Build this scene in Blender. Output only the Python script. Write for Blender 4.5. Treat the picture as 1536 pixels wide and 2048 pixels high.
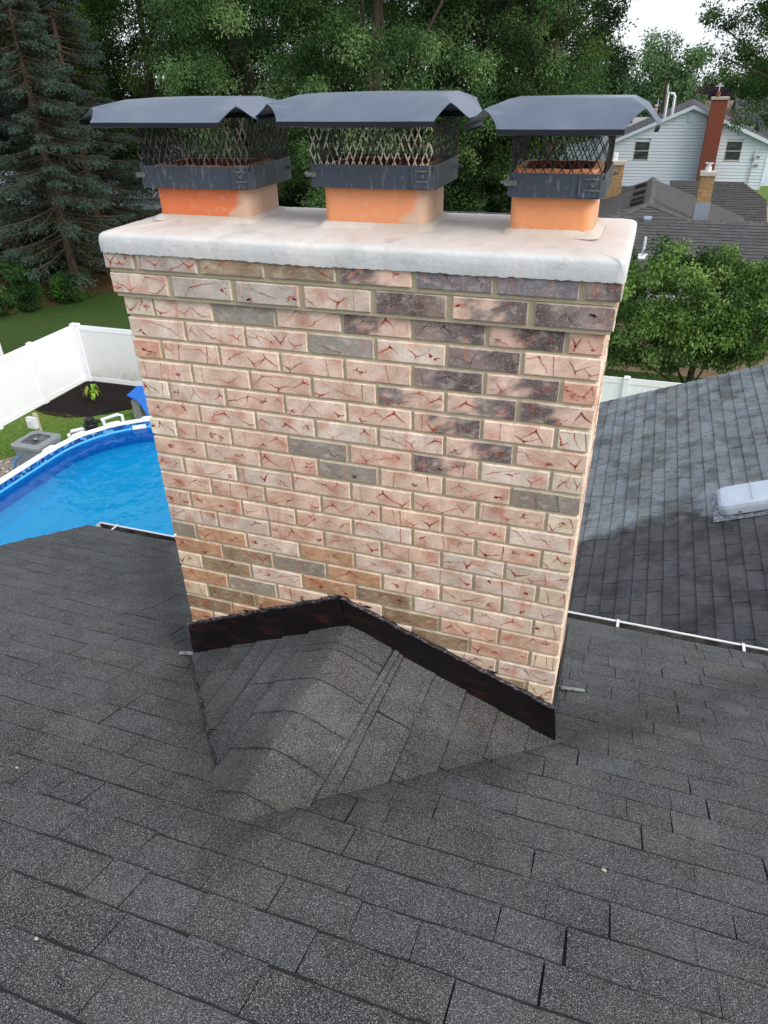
import bpy, math, random
import numpy as np
from mathutils import Vector, Matrix
R=math.radians
S=bpy.context.scene
for o in list(bpy.data.objects): bpy.data.objects.remove(o)
# ---------------------------------------------------------------- camera
cr=Vector((0.9460829400191297,0.3232381638390652,-0.021075104808172762))
cd=Vector((0.15454256406463757,-0.5075942280569302,-0.847622967796131))
cf=Vector((-0.2846816932945517,0.7986646286653194,-0.5301802942600827))
CAM=Vector((1.4641815,-1.8025917,0.5708591))
cam=bpy.data.cameras.new('camera'); co=bpy.data.objects.new('camera',cam); S.collection.objects.link(co)
m=Matrix(((cr.x,-cd.x,-cf.x,CAM.x),(cr.y,-cd.y,-cf.y,CAM.y),(cr.z,-cd.z,-cf.z,CAM.z),(0,0,0,1)))
co.matrix_world=m
cam.sensor_fit='HORIZONTAL'; cam.sensor_width=36; cam.lens=1426.42/1536*36
cam.clip_start=0.02; cam.clip_end=1500
S.camera=co
S.render.resolution_x=768; S.render.resolution_y=1024
# ---------------------------------------------------------------- light
SUN_EL=34; SUN_AZ=112   # azimuth of the sun direction measured from +y towards +x
W=bpy.data.worlds.new('World'); S.world=W; W.use_nodes=True
nt=W.node_tree; bg=nt.nodes['Background']
sky=nt.nodes.new('ShaderNodeTexSky'); sky.sky_type='NISHITA'; sky.sun_disc=False
sky.sun_elevation=R(SUN_EL); sky.sun_rotation=R(SUN_AZ); sky.dust_density=4; sky.air_density=1.0; sky.ozone_density=1.0
mx=nt.nodes.new('ShaderNodeMix'); mx.data_type='RGBA'; mx.inputs[0].default_value=0.62
mx.inputs[7].default_value=(11.2,11.6,12.3,1)       # thin bright cloud layer over the sky
nt.links.new(sky.outputs[0],mx.inputs[6]); nt.links.new(mx.outputs[2],bg.inputs[0]); bg.inputs[1].default_value=0.108
sl=bpy.data.lights.new('sun','SUN'); sl.energy=1.5; sl.angle=R(24); sl.color=(1,0.90,0.79)
so=bpy.data.objects.new('sun',sl); S.collection.objects.link(so)
sd=Vector((math.sin(R(SUN_AZ))*math.cos(R(SUN_EL)),math.cos(R(SUN_AZ))*math.cos(R(SUN_EL)),math.sin(R(SUN_EL))))
so.rotation_euler=sd.to_track_quat('Z','Y').to_euler(); so.location=(5,-5,20)
S.view_settings.view_transform='Standard'; S.view_settings.look='None'; S.view_settings.gamma=1
S.view_settings.exposure=0.37
try:
    S.cycles.max_bounces=6; S.cycles.transparent_max_bounces=8; S.cycles.caustics_reflective=False; S.cycles.caustics_refractive=False
except Exception: pass
C=S.collection
rnd=random.Random(7)
def srgb(r,g,b):
    f=lambda c:(c/255/12.92) if c/255<=0.04045 else ((c/255+0.055)/1.055)**2.4
    return (f(r),f(g),f(b))
# ---------------------------------------------------------------- materials
def mat(name,col=(.5,.5,.5),rough=.8,attr=False,layers=(),bump=(),metal=0,spec=.5,trans=0,obj=True):
    """layers: (scale,(stretch),lo,hi,color,strength,detail) mixed over the base; bump: (scale,strength,dist)"""
    mt=bpy.data.materials.new(name); mt.use_nodes=True; n=mt.node_tree; b=n.nodes['Principled BSDF']
    b.inputs['Roughness'].default_value=rough; b.inputs['Metallic'].default_value=metal
    b.inputs['Specular IOR Level'].default_value=spec
    tc=n.nodes.new('ShaderNodeTexCoord'); co_=tc.outputs['Object']
    if attr:
        a=n.nodes.new('ShaderNodeAttribute'); a.attribute_name='Col'; cur=a.outputs['Color']
    else:
        a=n.nodes.new('ShaderNodeRGB'); a.outputs[0].default_value=(*col,1); cur=a.outputs[0]
    for L in layers:
        sc,st,lo,hi,c,k,det=L[:7]; mode=L[7] if len(L)>7 else 'MIX'
        mp=n.nodes.new('ShaderNodeMapping'); mp.inputs['Scale'].default_value=st; n.links.new(co_,mp.inputs[0])
        tx=n.nodes.new('ShaderNodeTexNoise'); tx.inputs['Scale'].default_value=sc; tx.inputs['Detail'].default_value=det
        tx.inputs['Roughness'].default_value=.6
        n.links.new(mp.outputs[0],tx.inputs[0])
        mr=n.nodes.new('ShaderNodeMapRange'); mr.inputs[1].default_value=lo; mr.inputs[2].default_value=hi; mr.inputs[4].default_value=k
        n.links.new(tx.outputs[0],mr.inputs[0])
        mm=n.nodes.new('ShaderNodeMix'); mm.data_type='RGBA'; mm.blend_type=mode
        n.links.new(mr.outputs[0],mm.inputs[0]); n.links.new(cur,mm.inputs[6]); mm.inputs[7].default_value=(*c,1)
        cur=mm.outputs[2]
    n.links.new(cur,b.inputs['Base Color'])
    prev=None
    for sc,st,di in bump:
        tx=n.nodes.new('ShaderNodeTexNoise'); tx.inputs['Scale'].default_value=sc; tx.inputs['Detail'].default_value=4
        n.links.new(co_,tx.inputs[0])
        bp=n.nodes.new('ShaderNodeBump'); bp.inputs['Strength'].default_value=st; bp.inputs['Distance'].default_value=di
        n.links.new(tx.outputs[0],bp.inputs['Height'])
        if prev: n.links.new(prev,bp.inputs['Normal'])
        prev=bp.outputs[0]
    if prev: n.links.new(prev,b.inputs['Normal'])
    if trans:
        out=n.nodes['Material Output']; t=n.nodes.new('ShaderNodeBsdfTranslucent'); ms=n.nodes.new('ShaderNodeMixShader')
        n.links.new(cur,t.inputs[0]); ms.inputs[0].default_value=trans
        n.links.new(b.outputs[0],ms.inputs[1]); n.links.new(t.outputs[0],ms.inputs[2]); n.links.new(ms.outputs[0],out.inputs[0])
    return mt
Z=(0,0,0)
M={}
M['brick']=mat('brick',attr=True,rough=.92,spec=.15,layers=[(150,(1,1,1),.54,.70,srgb(236,226,212),.28,3),(95,(1,1,1.5),.54,.70,srgb(196,112,88),.5,4),
    (26,(1,1,1.6),.52,.72,srgb(228,218,206),.5,6),(60,(1,1,.5),.60,.72,srgb(176,120,102),.42,5),
    (14,(2.2,1,.45),.58,.72,srgb(204,128,104),.6,4),(420,(1,1,1),.62,.72,srgb(120,96,84),.55,2),(300,(1,1,1),.6,.7,srgb(228,218,204),.18,2)],
    bump=[(300,.35,.002),(70,.3,.003)])
M['mortar']=mat('mortar',srgb(198,188,160),rough=.95,spec=.1,layers=[(18,(1,1,1),.45,.7,srgb(192,186,160),.6,5),(300,(1,1,1),.55,.75,srgb(110,102,78),.5,2)],bump=[(260,.5,.003),(40,.3,.004)])
M['crown']=mat('crown',attr=True,rough=.9,spec=.2,layers=[(5,(1,1,.5),.46,.66,srgb(224,222,220),.75,6),(11,(1,1,1),.52,.72,srgb(178,177,172),.6,7),(34,(.4,.4,2.5),.6,.72,srgb(170,166,160),.5,5),(500,(1,1,1),.66,.74,srgb(150,140,130),.5,2)],bump=[(14,.35,.010),(60,.35,.004),(350,.25,.0015)])
M['flue']=mat('flue',attr=True,rough=.85,spec=.25,layers=[(12,(1,1,.6),.5,.72,srgb(204,140,108),.7,6),(50,(1,1,1),.58,.72,srgb(222,178,148),.6,5),(260,(1,1,1),.64,.72,srgb(140,84,62),.6,3)],bump=[(300,.35,.002),(40,.3,.004)])
M['soot']=mat('soot',srgb(116,62,46),rough=.95,layers=[(40,(1,1,1),.5,.6,srgb(48,34,30),.9,4)],bump=[(120,.6,.004)])
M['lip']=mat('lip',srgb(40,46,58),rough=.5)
M['capmetal']=mat('capmetal',srgb(76,88,108),rough=.34,spec=.4,metal=0,layers=[(9,(1,1,1),.45,.75,srgb(112,122,136),.45,5),(180,(1,1,1),.68,.74,srgb(130,134,140),.3,2)],bump=[(220,.05,.0006),(12,.12,.004)])
M['band']=mat('band',srgb(62,70,83),rough=.5,spec=.4,layers=[(90,(1,1,.18),.56,.72,srgb(140,144,150),.6,6),(160,(1,1,.35),.62,.72,srgb(176,178,182),.5,5)],bump=[(300,.12,.001)])
M['bandedge']=mat('bandedge',srgb(150,146,142),rough=.6)
M['meshwire']=mat('meshwire',attr=True,rough=.55,spec=.4,layers=[(60,(1,1,1),.5,.56,srgb(36,36,36),.85,3)])
M['boltmetal']=mat('boltmetal',srgb(84,86,90),rough=.5,layers=[(200,(1,1,1),.5,.6,srgb(150,146,140),.6,3)])
M['flash']=mat('flash',srgb(20,16,18),rough=.3,spec=.5,layers=[(7,(1,1,3),.54,.68,srgb(72,32,30),.7,6),(5,(1,1,1),.55,.7,srgb(12,12,14),.7,3),(70,(.3,1,4),.66,.74,srgb(120,116,120),.4,4)],bump=[(60,.35,.003),(12,.3,.006)])  # pale streak layer paints glints on the flashing as light scratches
M['tar']=mat('tar',srgb(32,28,36),rough=.5,layers=[(50,(1,1,3),.52,.64,srgb(120,112,126),.85,5)],bump=[(90,.6,.006)])
def shingle_mat(name,tint,speck=.8,dirt=.7,gran=440):
    L=[(2.2,(1,1,1),.42,.66,tuple(c*1.25 for c in tint),.45,5),(3.1,(1,1,1),.5,.7,(tint[0]*.75,tint[1]*.68,tint[2]*.62),.5,4,'MIX'),
       (9,(1,1,1),.5,.72,tuple(c*.6 for c in tint),.5,5)]
    mt=mat(name,attr=True,rough=.92,spec=.25,layers=[(2.2,(1,1,1),.45,.66,(1.35,1.35,1.36),.7,5,'MULTIPLY'),(3.3,(1,1,1),.5,.66,(1.0,.90,.76),dirt,4,'MULTIPLY'),
       (4.2,(1,1,1),.45,.62,(.44,.43,.42),.85,6,'MULTIPLY'),(17,(1,1,1),.52,.72,(.5,.5,.5),.8,6,'MULTIPLY'),(45,(1,1,1),.55,.72,(.55,.54,.52),.7,4,'MULTIPLY'),(gran,(1,1,1),.46,.56,(.34,.34,.35),speck,2,'MULTIPLY'),(gran*.45,(1,1,1),.5,.62,(.55,.55,.56),speck,3,'MULTIPLY'),(gran*.8,(1,1,1),.585,.62,srgb(178,182,186),speck*.75,2),(gran*1.5,(1,1,1),.585,.63,srgb(168,170,174),speck*.6,1)],
       bump=[(gran,.6,.003),(30,.3,.004)])
    return mt
M['shingle']=shingle_mat('shingle',(.05,.05,.055))
M['shingle2']=shingle_mat('shingle2',(.05,.05,.055),speck=.35,gran=260)
M['under']=mat('under',(.011,.011,.012),rough=.95)
M['whitemetal']=mat('whitemetal',srgb(214,218,222),rough=.45,layers=[(8,(1,1,1),.5,.75,srgb(180,180,178),.5,5),(30,(1,1,1),.62,.7,srgb(120,96,80),.5,4)])
M['dull']=mat('dull',srgb(150,150,148),rough=.7,layers=[(20,(1,1,1),.5,.62,srgb(88,84,80),.6,4)])
M['vinyl']=mat('vinyl',srgb(234,238,246),rough=.45,layers=[(1.6,(1,1,.5),.55,.75,srgb(218,222,220),.3,5)])
M['vinyldirty']=mat('vinyldirty',srgb(222,226,226),rough=.5,layers=[(1.4,(1,1,1),.42,.62,srgb(150,158,124),.6,6)])
M['wallsid']=mat('wallsid',srgb(200,196,186),rough=.7)
# ---------------------------------------------------------------- mesh helper
class MB:
    def __init__(s): s.v=[]; s.f=[]; s.m=[]; s.c=[]
    def add(s,vs,fs,mi=0,col=None):
        b=len(s.v); s.v+= [tuple(v) for v in vs]
        if col is None: col=(1,1,1)
        if isinstance(col,list): s.c+=col
        else: s.c+=[col]*len(vs)
        for f in fs: s.f.append(tuple(b+i for i in f)); s.m.append(mi)
    def quad(s,a,b,c,d,mi=0,col=None): s.add([a,b,c,d],[(0,1,2,3)],mi,col)
    def box(s,x0,x1,y0,y1,z0,z1,mi=0,col=None):
        s.add([(x0,y0,z0),(x1,y0,z0),(x1,y1,z0),(x0,y1,z0),(x0,y0,z1),(x1,y0,z1),(x1,y1,z1),(x0,y1,z1)],
              [(0,3,2,1),(4,5,6,7),(0,1,5,4),(1,2,6,5),(2,3,7,6),(3,0,4,7)],mi,col)
    def obox(s,c,ax,ay,az,mi=0,col=None):
        c=Vector(c);ax=Vector(ax);ay=Vector(ay);az=Vector(az)
        P=[c+i*ax+j*ay+k*az for k in(-1,1) for j in(-1,1) for i in(-1,1)]
        s.add(P,[(0,2,3,1),(4,5,7,6),(0,1,5,4),(1,3,7,5),(3,2,6,7),(2,0,4,6)],mi,col)
    def tube(s,pts,rs,n=8,mi=0,col=None,cap=True):
        pts=[Vector(p) for p in pts]
        if not hasattr(rs,'__len__'): rs=[rs]*len(pts)
        V=[];up=Vector((0,0,1))
        for i,p in enumerate(pts):
            t=(pts[min(i+1,len(pts)-1)]-pts[max(i-1,0)]).normalized()
            a=t.cross(up if abs(t.z)<.9 else Vector((1,0,0))).normalized(); b=t.cross(a)
            for k in range(n):
                an=2*math.pi*k/n; V.append(p+rs[i]*(a*math.cos(an)+b*math.sin(an)))
        F=[]
        for i in range(len(pts)-1):
            for k in range(n):
                k2=(k+1)%n; F.append((i*n+k,i*n+k2,(i+1)*n+k2,(i+1)*n+k))
        if cap: F.append(tuple(range(n))); F.append(tuple((len(pts)-1)*n+k for k in reversed(range(n))))
        s.add(V,F,mi,col)
    def prism(s,poly,z0,z1,mi=0,col=None):
        n=len(poly); s.add([(x,y,z0) for x,y in poly]+[(x,y,z1) for x,y in poly],
            [tuple(reversed(range(n))),tuple(range(n,2*n))]+[(i,(i+1)%n,n+(i+1)%n,n+i) for i in range(n)],mi,col)
    def build(s,name,mats,parent=None,smooth=False,colattr=True):
        me=bpy.data.meshes.new(name); me.from_pydata(s.v,[],s.f)
        if not isinstance(mats,(list,tuple)): mats=[mats]
        for m_ in mats: me.materials.append(M[m_] if isinstance(m_,str) else m_)
        if len(mats)>1: me.polygons.foreach_set('material_index',s.m)
        if colattr:
            at=me.color_attributes.new('Col','FLOAT_COLOR','POINT')
            a=np.ones((len(s.v),4),np.float32); a[:,:3]=np.array(s.c,np.float32).reshape(-1,3); at.data.foreach_set('color',a.ravel())
        if smooth: me.polygons.foreach_set('use_smooth',[True]*len(me.polygons))
        me.update()
        o=bpy.data.objects.new(name,me); C.objects.link(o)
        if parent: 
            o.parent=parent; o.location=-Vector(world_of(parent))
        return o
WL={}
def world_of(o):
    p=Vector(WL.get(o.name,(0,0,0)))
    return p
def tag(o,label=None,cat=None,group=None,kind=None):
    if label: o['label']=label
    if cat: o['category']=cat
    if group: o['group']=group
    if kind: o['kind']=kind
    return o
def thing(name,label,cat,loc=(0,0,0),group=None):
    o=bpy.data.objects.new(name,None); C.objects.link(o); o.location=loc; o.empty_display_size=.2
    WL[o.name]=tuple(loc)
    return tag(o,label,cat,group)
# children of children: their parent sits at world origin already (offset -loc), so only first level needs it
def sub(o,parent):
    o.parent=parent; o.location=(0,0,0); return o
def clip(poly,a,b,c):   # keep a*x+b*y+c>=0
    out=[]
    for i in range(len(poly)):
        p=poly[i];q=poly[(i+1)%len(poly)]; dp=a*p[0]+b*p[1]+c; dq=a*q[0]+b*q[1]+c
        if dp>=0: out.append(p)
        if (dp>=0)!=(dq>=0):
            t=dp/(dp-dq); out.append((p[0]+t*(q[0]-p[0]),p[1]+t*(q[1]-p[1])))
    return out
def shingles(mb,O,U,Wd,N,u0,u1,w0,w1,planes=(),exp=.127,tw=(.12,.34),seed=1,base=(62,64,68),var=12,lift=(.005,.011),gap=.004,edge=.002,lam=True,sheet=True,dkk=.45,lip=.0,gp=.35):
    r=random.Random(seed); O=Vector(O);U=Vector(U);Wd=Vector(Wd);N=Vector(N)
    pos=lambda p,h:O+U*p[0]+Wd*p[1]+N*h
    nrow=int(math.ceil((w1-w0)/exp))
    for k in range(nrow):
        wa=w0+k*exp; wb=min(wa+exp+.01,w1)
        u=u0-r.random()*tw[1]; tone=r.gauss(0,var*.25)
        while u<u1:
            L=r.uniform(*tw); ua,ub=u,u+L-gap*(r.uniform(.7,1.5) if r.random()<gp else r.uniform(.1,.3)); u+=L
            if ub<=u0 or ua>=u1: continue
            sk=r.uniform(-.004,.004)
            ne=max(2,int(L/.045))
            lo=[(ua+(ub-ua)*i/ne,wa+r.uniform(-edge,edge)) for i in range(ne+1)]
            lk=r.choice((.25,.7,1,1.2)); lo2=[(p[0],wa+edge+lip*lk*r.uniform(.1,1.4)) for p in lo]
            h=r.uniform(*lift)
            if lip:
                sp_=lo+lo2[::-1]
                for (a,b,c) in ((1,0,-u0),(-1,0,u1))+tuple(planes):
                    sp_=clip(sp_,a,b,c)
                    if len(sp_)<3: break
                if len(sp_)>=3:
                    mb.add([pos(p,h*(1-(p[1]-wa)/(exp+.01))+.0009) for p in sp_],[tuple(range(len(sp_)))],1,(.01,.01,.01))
                poly=lo2+[(ub+sk,wb),(ua+sk,wb)]
            else: poly=lo+[(ub+sk,wb),(ua+sk,wb)]
            for (a,b,c) in ((1,0,-u0),(-1,0,u1))+tuple(planes):
                poly=clip(poly,a,b,c)
                if len(poly)<3: break
            if len(poly)<3: continue
            t=tone+r.gauss(0,var)
            hue=r.gauss(0,.5)
            c=srgb(*[max(8,base[i]+t+(hue*2.5*(1,0,-1)[i])) for i in range(3)])
            n=len(poly); H=[h*(1-(p[1]-wa)/(exp+.01))+.0012 for p in poly]
            V=[pos(p,hh) for p,hh in zip(poly,H)]+[pos(p,-.001) for p in poly]
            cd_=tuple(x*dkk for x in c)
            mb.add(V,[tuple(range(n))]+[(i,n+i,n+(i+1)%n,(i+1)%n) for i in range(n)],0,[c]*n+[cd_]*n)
    if sheet:
        poly=[(u0,w0),(u1,w0),(u1,w1),(u0,w1)]
        for (a,b,c) in planes: poly=clip(poly,a,b,c)
        mb.add([pos(p,-.0022) for p in poly],[tuple(range(len(poly)))],1,(.01,.01,.01))
        mb.add([pos(p,-.03) for p in poly],[tuple(reversed(range(len(poly))))],1,(.01,.01,.01))
# ================================================================= HOUSE
SL=5/12; ca=1/math.sqrt(1+SL*SL); sa=SL*ca
EY=1.39; zr=lambda y:-1.475-SL*y
house=thing('house','near dark shingled house whose roof carries the big brick chimney','house',(0,3,-7.9))
mb=MB()
shingles(mb,(0,EY,zr(EY)),(1,0,0),(0,-ca,sa),(0,sa,ca),-1.83,6.5,0,7.2,tw=(.085,.22),seed=11,base=(68,69,70),var=4.5,dkk=.2,lip=.0042,lift=(.004,.009),edge=.0022,gap=.0032)
roof=mb.build('roof',['shingle','under'],house)
tag(roof,'near charcoal laminated shingle roof')
# cricket behind the chimney
B=Vector((.66,-.835,-1.127)); T=Vector((.685,.0,-1.125)); TL=Vector((-.05,.0,-1.47)); TR=Vector((1.47,.0,-1.47))
def tri_shingle(mb,ridgeA,ridgeB,low,seed,flip):
    # u runs along the ridge (A at wall -> B at foot), w up the slope towards the ridge
    U=(ridgeB-ridgeA).normalized(); nrm=(ridgeB-ridgeA).cross(low-ridgeA).normalized()
    if nrm.z<0: nrm=-nrm
    Wd=nrm.cross(U).normalized()
    if (ridgeA-low).dot(Wd)<0: Wd=-Wd
    l2=lambda p:((p-ridgeA).dot(U),(p-ridgeA).dot(Wd))
    P=[l2(ridgeA),l2(ridgeB),l2(low)]; cx=sum(p[0] for p in P)/3; cy=sum(p[1] for p in P)/3
    pl=[]
    for i in range(3):
        a=P[i];b=P[(i+1)%3]; nx,ny=-(b[1]-a[1]),(b[0]-a[0]); c=-(nx*a[0]+ny*a[1])
        if nx*cx+ny*cy+c<0: nx,ny,c=-nx,-ny,-c
        pl.append((nx,ny,c))
    us=[p[0] for p in P]; ws=[p[1] for p in P]
    shingles(mb,ridgeA,U,Wd,nrm,min(us),max(us),min(ws),max(ws),planes=pl,seed=seed,base=(80,82,83),var=3,tw=(.12,.24),lift=(.005,.009),exp=.127,dkk=.25,lip=.002)
mb=MB(); tri_shingle(mb,T,B,TR,21,1); tri_shingle(mb,T,B,TL,22,-1)
ck=sub(mb.build('cricket',['shingle','under']),roof)
# ridge caps folded over the cricket ridge
mb=MB(); rr=random.Random(5)
ax=(B-T); Ln=ax.length; ax.normalize()
nR=(B-T).cross(TR-T).normalized(); nR=nR if nR.z>0 else -nR
nL=(B-T).cross(TL-T).normalized(); nL=nL if nL.z>0 else -nL
dR=(TR-T)-ax*(TR-T).dot(ax); dR.normalize(); dL=(TL-T)-ax*(TL-T).dot(ax); dL.normalize()
s0=.01; ex=[.10,.035,.145,.15,.15,.16,.13]
for i,e in enumerate(ex):
    a=s0; b=s0+e+.0; s0+=e
    wid=.17; g_=80+rr.gauss(0,2.5); col=srgb(g_,g_+1,g_+2)
    prof=[]
    for q in np.linspace(-1,1,15):
        d=dR if q>0 else dL; nn=nR if q>0 else nL; qa=abs(q)
        rnd_=.006*math.exp(-(qa/.16)**2)
        prof.append((d*(wid*qa),nn,rnd_,q))
    V=[];n=len(prof)
    for (sp,h) in ((a-.01,.010),(b,.018)):
        for (off,nn,rd,q) in prof:
            wig=rr.uniform(-.002,.002) if sp==b else 0
            V.append(T+ax*(sp+wig)+off+nn*(h)-Vector((0,0,rd)))
    for (off,nn,rd,q) in prof: V.append(T+ax*(b)+off+nn*.003-Vector((0,0,rd)))
    F=[(k,k+1,n+k+1,n+k) for k in range(n-1)]+[(n+k,n+k+1,2*n+k+1,2*n+k) for k in range(n-1)]+[(0,n,2*n),(n-1,2*n-1,3*n-1)]
    # long side edges
    for sgn,idx in ((1,n-1),(-1,0)):
        nn=prof[idx][1]; base_=[T+ax*(a-.01)+prof[idx][0]+nn*.002,T+ax*b+prof[idx][0]+nn*.002]
        mb.quad(V[idx],V[n+idx],base_[1],base_[0],0,(.02,.02,.02))
    mb.add(V,F,0,[col]*(2*n)+[(.012,.012,.012)]*n)
sub(mb.build('ridge_cap',['shingle']),roof)
# seam strip running down beside the caps and dark tar line in the left valley
mb=MB(); a_=T+dR*.192+nR*.006; b_=B+dR*.155+nR*.008; e_=(b_-a_).normalized()
sd_=nR.cross(e_).normalized(); n=14
for (o1,o2,hh_,cc_) in ((-.014,-.010,.001,(.008,.008,.008)),(-.0105,.008,.006,srgb(84,86,86)),(.008,.013,.001,(.008,.008,.008))):
    vv=[]
    for k in range(n+1):
        p=a_.lerp(b_,k/n); w_=rr.uniform(-.0015,.0015); vv+=[p+sd_*(o1+w_)+nR*hh_,p+sd_*(o2+w_)+nR*hh_]
    mb.add(vv,[(2*k,2*k+1,2*k+3,2*k+2) for k in range(n)],0,cc_)
sub(mb.build('seam_strip',['shingle']),roof)
mb=MB(); pp=[TL.lerp(B,k/20)+Vector((rr.uniform(-.003,.003),0,.007)) for k in range(1,20)]
mb.tube(pp,[rr.uniform(.002,.006) for _ in pp],5)
sub(mb.build('valley_sealant',['tar']),roof)
# gutter along the eave
M['trough_shade']=mat('trough_shade',srgb(84,82,80),rough=.8,layers=[(10,(1,1,1),.45,.6,srgb(30,28,27),.9,5)])  # shadow inside the gutter painted in as a dark lining colour
mb=MB(); gz=zr(EY)-.012
def prof_x(mb,pr,x0,x1,mi=0,col=None,nseg=1):
    for i in range(len(pr)-1):
        (y0,z0),(y1,z1)=pr[i],pr[i+1]; mb.quad((x0,y0,z0),(x1,y0,z0),(x1,y1,z1),(x0,y1,z1),mi,col)
prof_x(mb,[(EY+.012,gz+.004),(EY+.006,gz-.10),(EY+.06,gz-.102),(EY+.085,gz-.05),(EY+.086,gz-.010),(EY+.096,gz-.008),(EY+.096,gz-.016)],-1.80,6.5)
mb.box(-1.803,-1.799,EY+.006,EY+.09,gz-.1,gz-.008)
gu=mb.build('gutter',['whitemetal'],house)
mb=MB(); prof_x(mb,[(EY+.008,gz+.0),(EY+.0085,gz-.097),(EY+.060,gz-.098),(EY+.083,gz-.05),(EY+.0845,gz-.0135)],-1.797,6.5); sub(mb.build('gutter_shade_lining',['trough_shade']),gu)
mb=MB(); mb.box(-1.80,6.5,EY-.012,EY+.016,gz-.008,gz+.001); mb.build('drip_edge',['dull'],house)
for x in (-1.66,-.9,-.2,.4,1.02,1.66,2.30,2.95,3.6):
    mb=MB(); mb.obox((x,EY+.055,gz-.006),(.007,0,0),(0,.045,0),(0,0,.0015)); mb.obox((x,EY+.0085,gz-.004),(.007,0,0),(0,.004,0),(0,0,.016)); sub(mb.build('hanger',['whitemetal']),gu)
mb=MB(); mb.box(-1.80,6.5,EY-.03,EY-.014,gz-.2,gz-.013); mb.build('fascia',['whitemetal'],house); mb=MB()
for (x0,x1) in ((-1.845,-1.825),):
    mb.add([(x0,EY,zr(EY)-.03),(x1,EY,zr(EY)-.03),(x1,-5.2,zr(-5.2)-.03),(x0,-5.2,zr(-5.2)-.03),(x0,EY,zr(EY)-.18),(x1,EY,zr(EY)-.18),(x1,-5.2,zr(-5.2)-.18),(x0,-5.2,zr(-5.2)-.18)],[(0,1,2,3),(4,7,6,5),(0,4,5,1),(0,3,7,4),(1,5,6,2)])
mb.build('rake_board',['whitemetal'],house)
mb=MB(); mb.box(-1.5,6.5,-5,.95,-7.95,-2.35); mb.build('wall',['wallsid'],house)
mb=MB(); mb.box(.62,6.5,.96,7.75,-7.95,-4.0); mb.build('wall',['wallsid'],house)
# lower wing roof, courses run away from the camera
mt=shingle_mat('shingle_wing',(.08,.09,.1),speck=.25,gran=240,dirt=.3)
def stain(mt):
    n=mt.node_tree; b=n.nodes['Principled BSDF']; src=b.inputs['Base Color'].links[0].from_socket
    tc=n.nodes.new('ShaderNodeTexCoord'); sp=n.nodes.new('ShaderNodeSeparateXYZ'); n.links.new(tc.outputs['Object'],sp.inputs[0])
    nz=n.nodes.new('ShaderNodeTexNoise'); nz.inputs['Scale'].default_value=3.2; nz.inputs['Detail'].default_value=7; nz.inputs['Roughness'].default_value=.65; n.links.new(tc.outputs['Object'],nz.inputs[0])
    # f = y + k*noise - bow(x)
    dx=n.nodes.new('ShaderNodeMath'); dx.operation='SUBTRACT'; n.links.new(sp.outputs[0],dx.inputs[0]); dx.inputs[1].default_value=2.15
    sq=n.nodes.new('ShaderNodeMath'); sq.operation='MULTIPLY'; n.links.new(dx.outputs[0],sq.inputs[0]); n.links.new(dx.outputs[0],sq.inputs[1])
    m1=n.nodes.new('ShaderNodeMath'); m1.operation='MULTIPLY_ADD'; n.links.new(sq.outputs[0],m1.inputs[0]); m1.inputs[1].default_value=.42; n.links.new(sp.outputs[1],m1.inputs[2])
    m2=n.nodes.new('ShaderNodeMath'); m2.operation='MULTIPLY_ADD'; n.links.new(nz.outputs[0],m2.inputs[0]); m2.inputs[1].default_value=.75; n.links.new(m1.outputs[0],m2.inputs[2])
    mr=n.nodes.new('ShaderNodeMapRange'); mr.inputs[1].default_value=4.84; mr.inputs[2].default_value=4.96; mr.inputs[3].default_value=1; mr.inputs[4].default_value=0
    n.links.new(m2.outputs[0],mr.inputs[0])
    mm=n.nodes.new('ShaderNodeMix'); mm.data_type='RGBA'; mm.blend_type='MULTIPLY'; n.links.new(mr.outputs[0],mm.inputs[0]); n.links.new(src,mm.inputs[6]); mm.inputs[7].default_value=(.40,.36,.36,1)
    n.links.new(mm.outputs[2],b.inputs['Base Color'])
stain(mt); M['shingle_wing']=mt
def valley_dirt(mt):
    n=mt.node_tree; b=n.nodes['Principled BSDF']; src=b.inputs['Base Color'].links[0].from_socket
    def mth(op,a,b_,c=None):
        q=n.nodes.new('ShaderNodeMath'); q.operation=op
        for i_,v in enumerate((a,b_,c)):
            if v is None: continue
            if isinstance(v,(int,float)): q.inputs[i_].default_value=v
            else: n.links.new(v,q.inputs[i_])
        return q.outputs[0]
    tc=n.nodes.new('ShaderNodeTexCoord'); sp=n.nodes.new('ShaderNodeSeparateXYZ'); n.links.new(tc.outputs['Object'],sp.inputs[0])
    nz=n.nodes.new('ShaderNodeTexNoise'); nz.inputs['Scale'].default_value=6; nz.inputs['Detail'].default_value=6; n.links.new(tc.outputs['Object'],nz.inputs[0])
    # distance to the two valley lines: |x-.66| *1.08 - (y+.835) for y in -.84..0
    ax_=mth('ABSOLUTE',mth('SUBTRACT',sp.outputs[0],.69),0)
    d=mth('ABSOLUTE',mth('SUBTRACT',mth('MULTIPLY',ax_,1.12),mth('ADD',sp.outputs[1],.84)),0)
    d=mth('MULTIPLY_ADD',nz.outputs[0],.5,d)
    mr=n.nodes.new('ShaderNodeMapRange'); mr.inputs[1].default_value=.24; mr.inputs[2].default_value=.52; mr.inputs[3].default_value=.75; mr.inputs[4].default_value=0; n.links.new(d,mr.inputs[0])
    mm=n.nodes.new('ShaderNodeMix'); mm.data_type='RGBA'; mm.blend_type='MULTIPLY'; n.links.new(mr.outputs[0],mm.inputs[0]); n.links.new(src,mm.inputs[6]); mm.inputs[7].default_value=(.52,.50,.46,1)
    n.links.new(mm.outputs[2],b.inputs['Base Color'])
M['shingle_near']=shingle_mat('shingle_near',(.05,.05,.055)); valley_dirt(M['shingle_near'])
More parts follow.
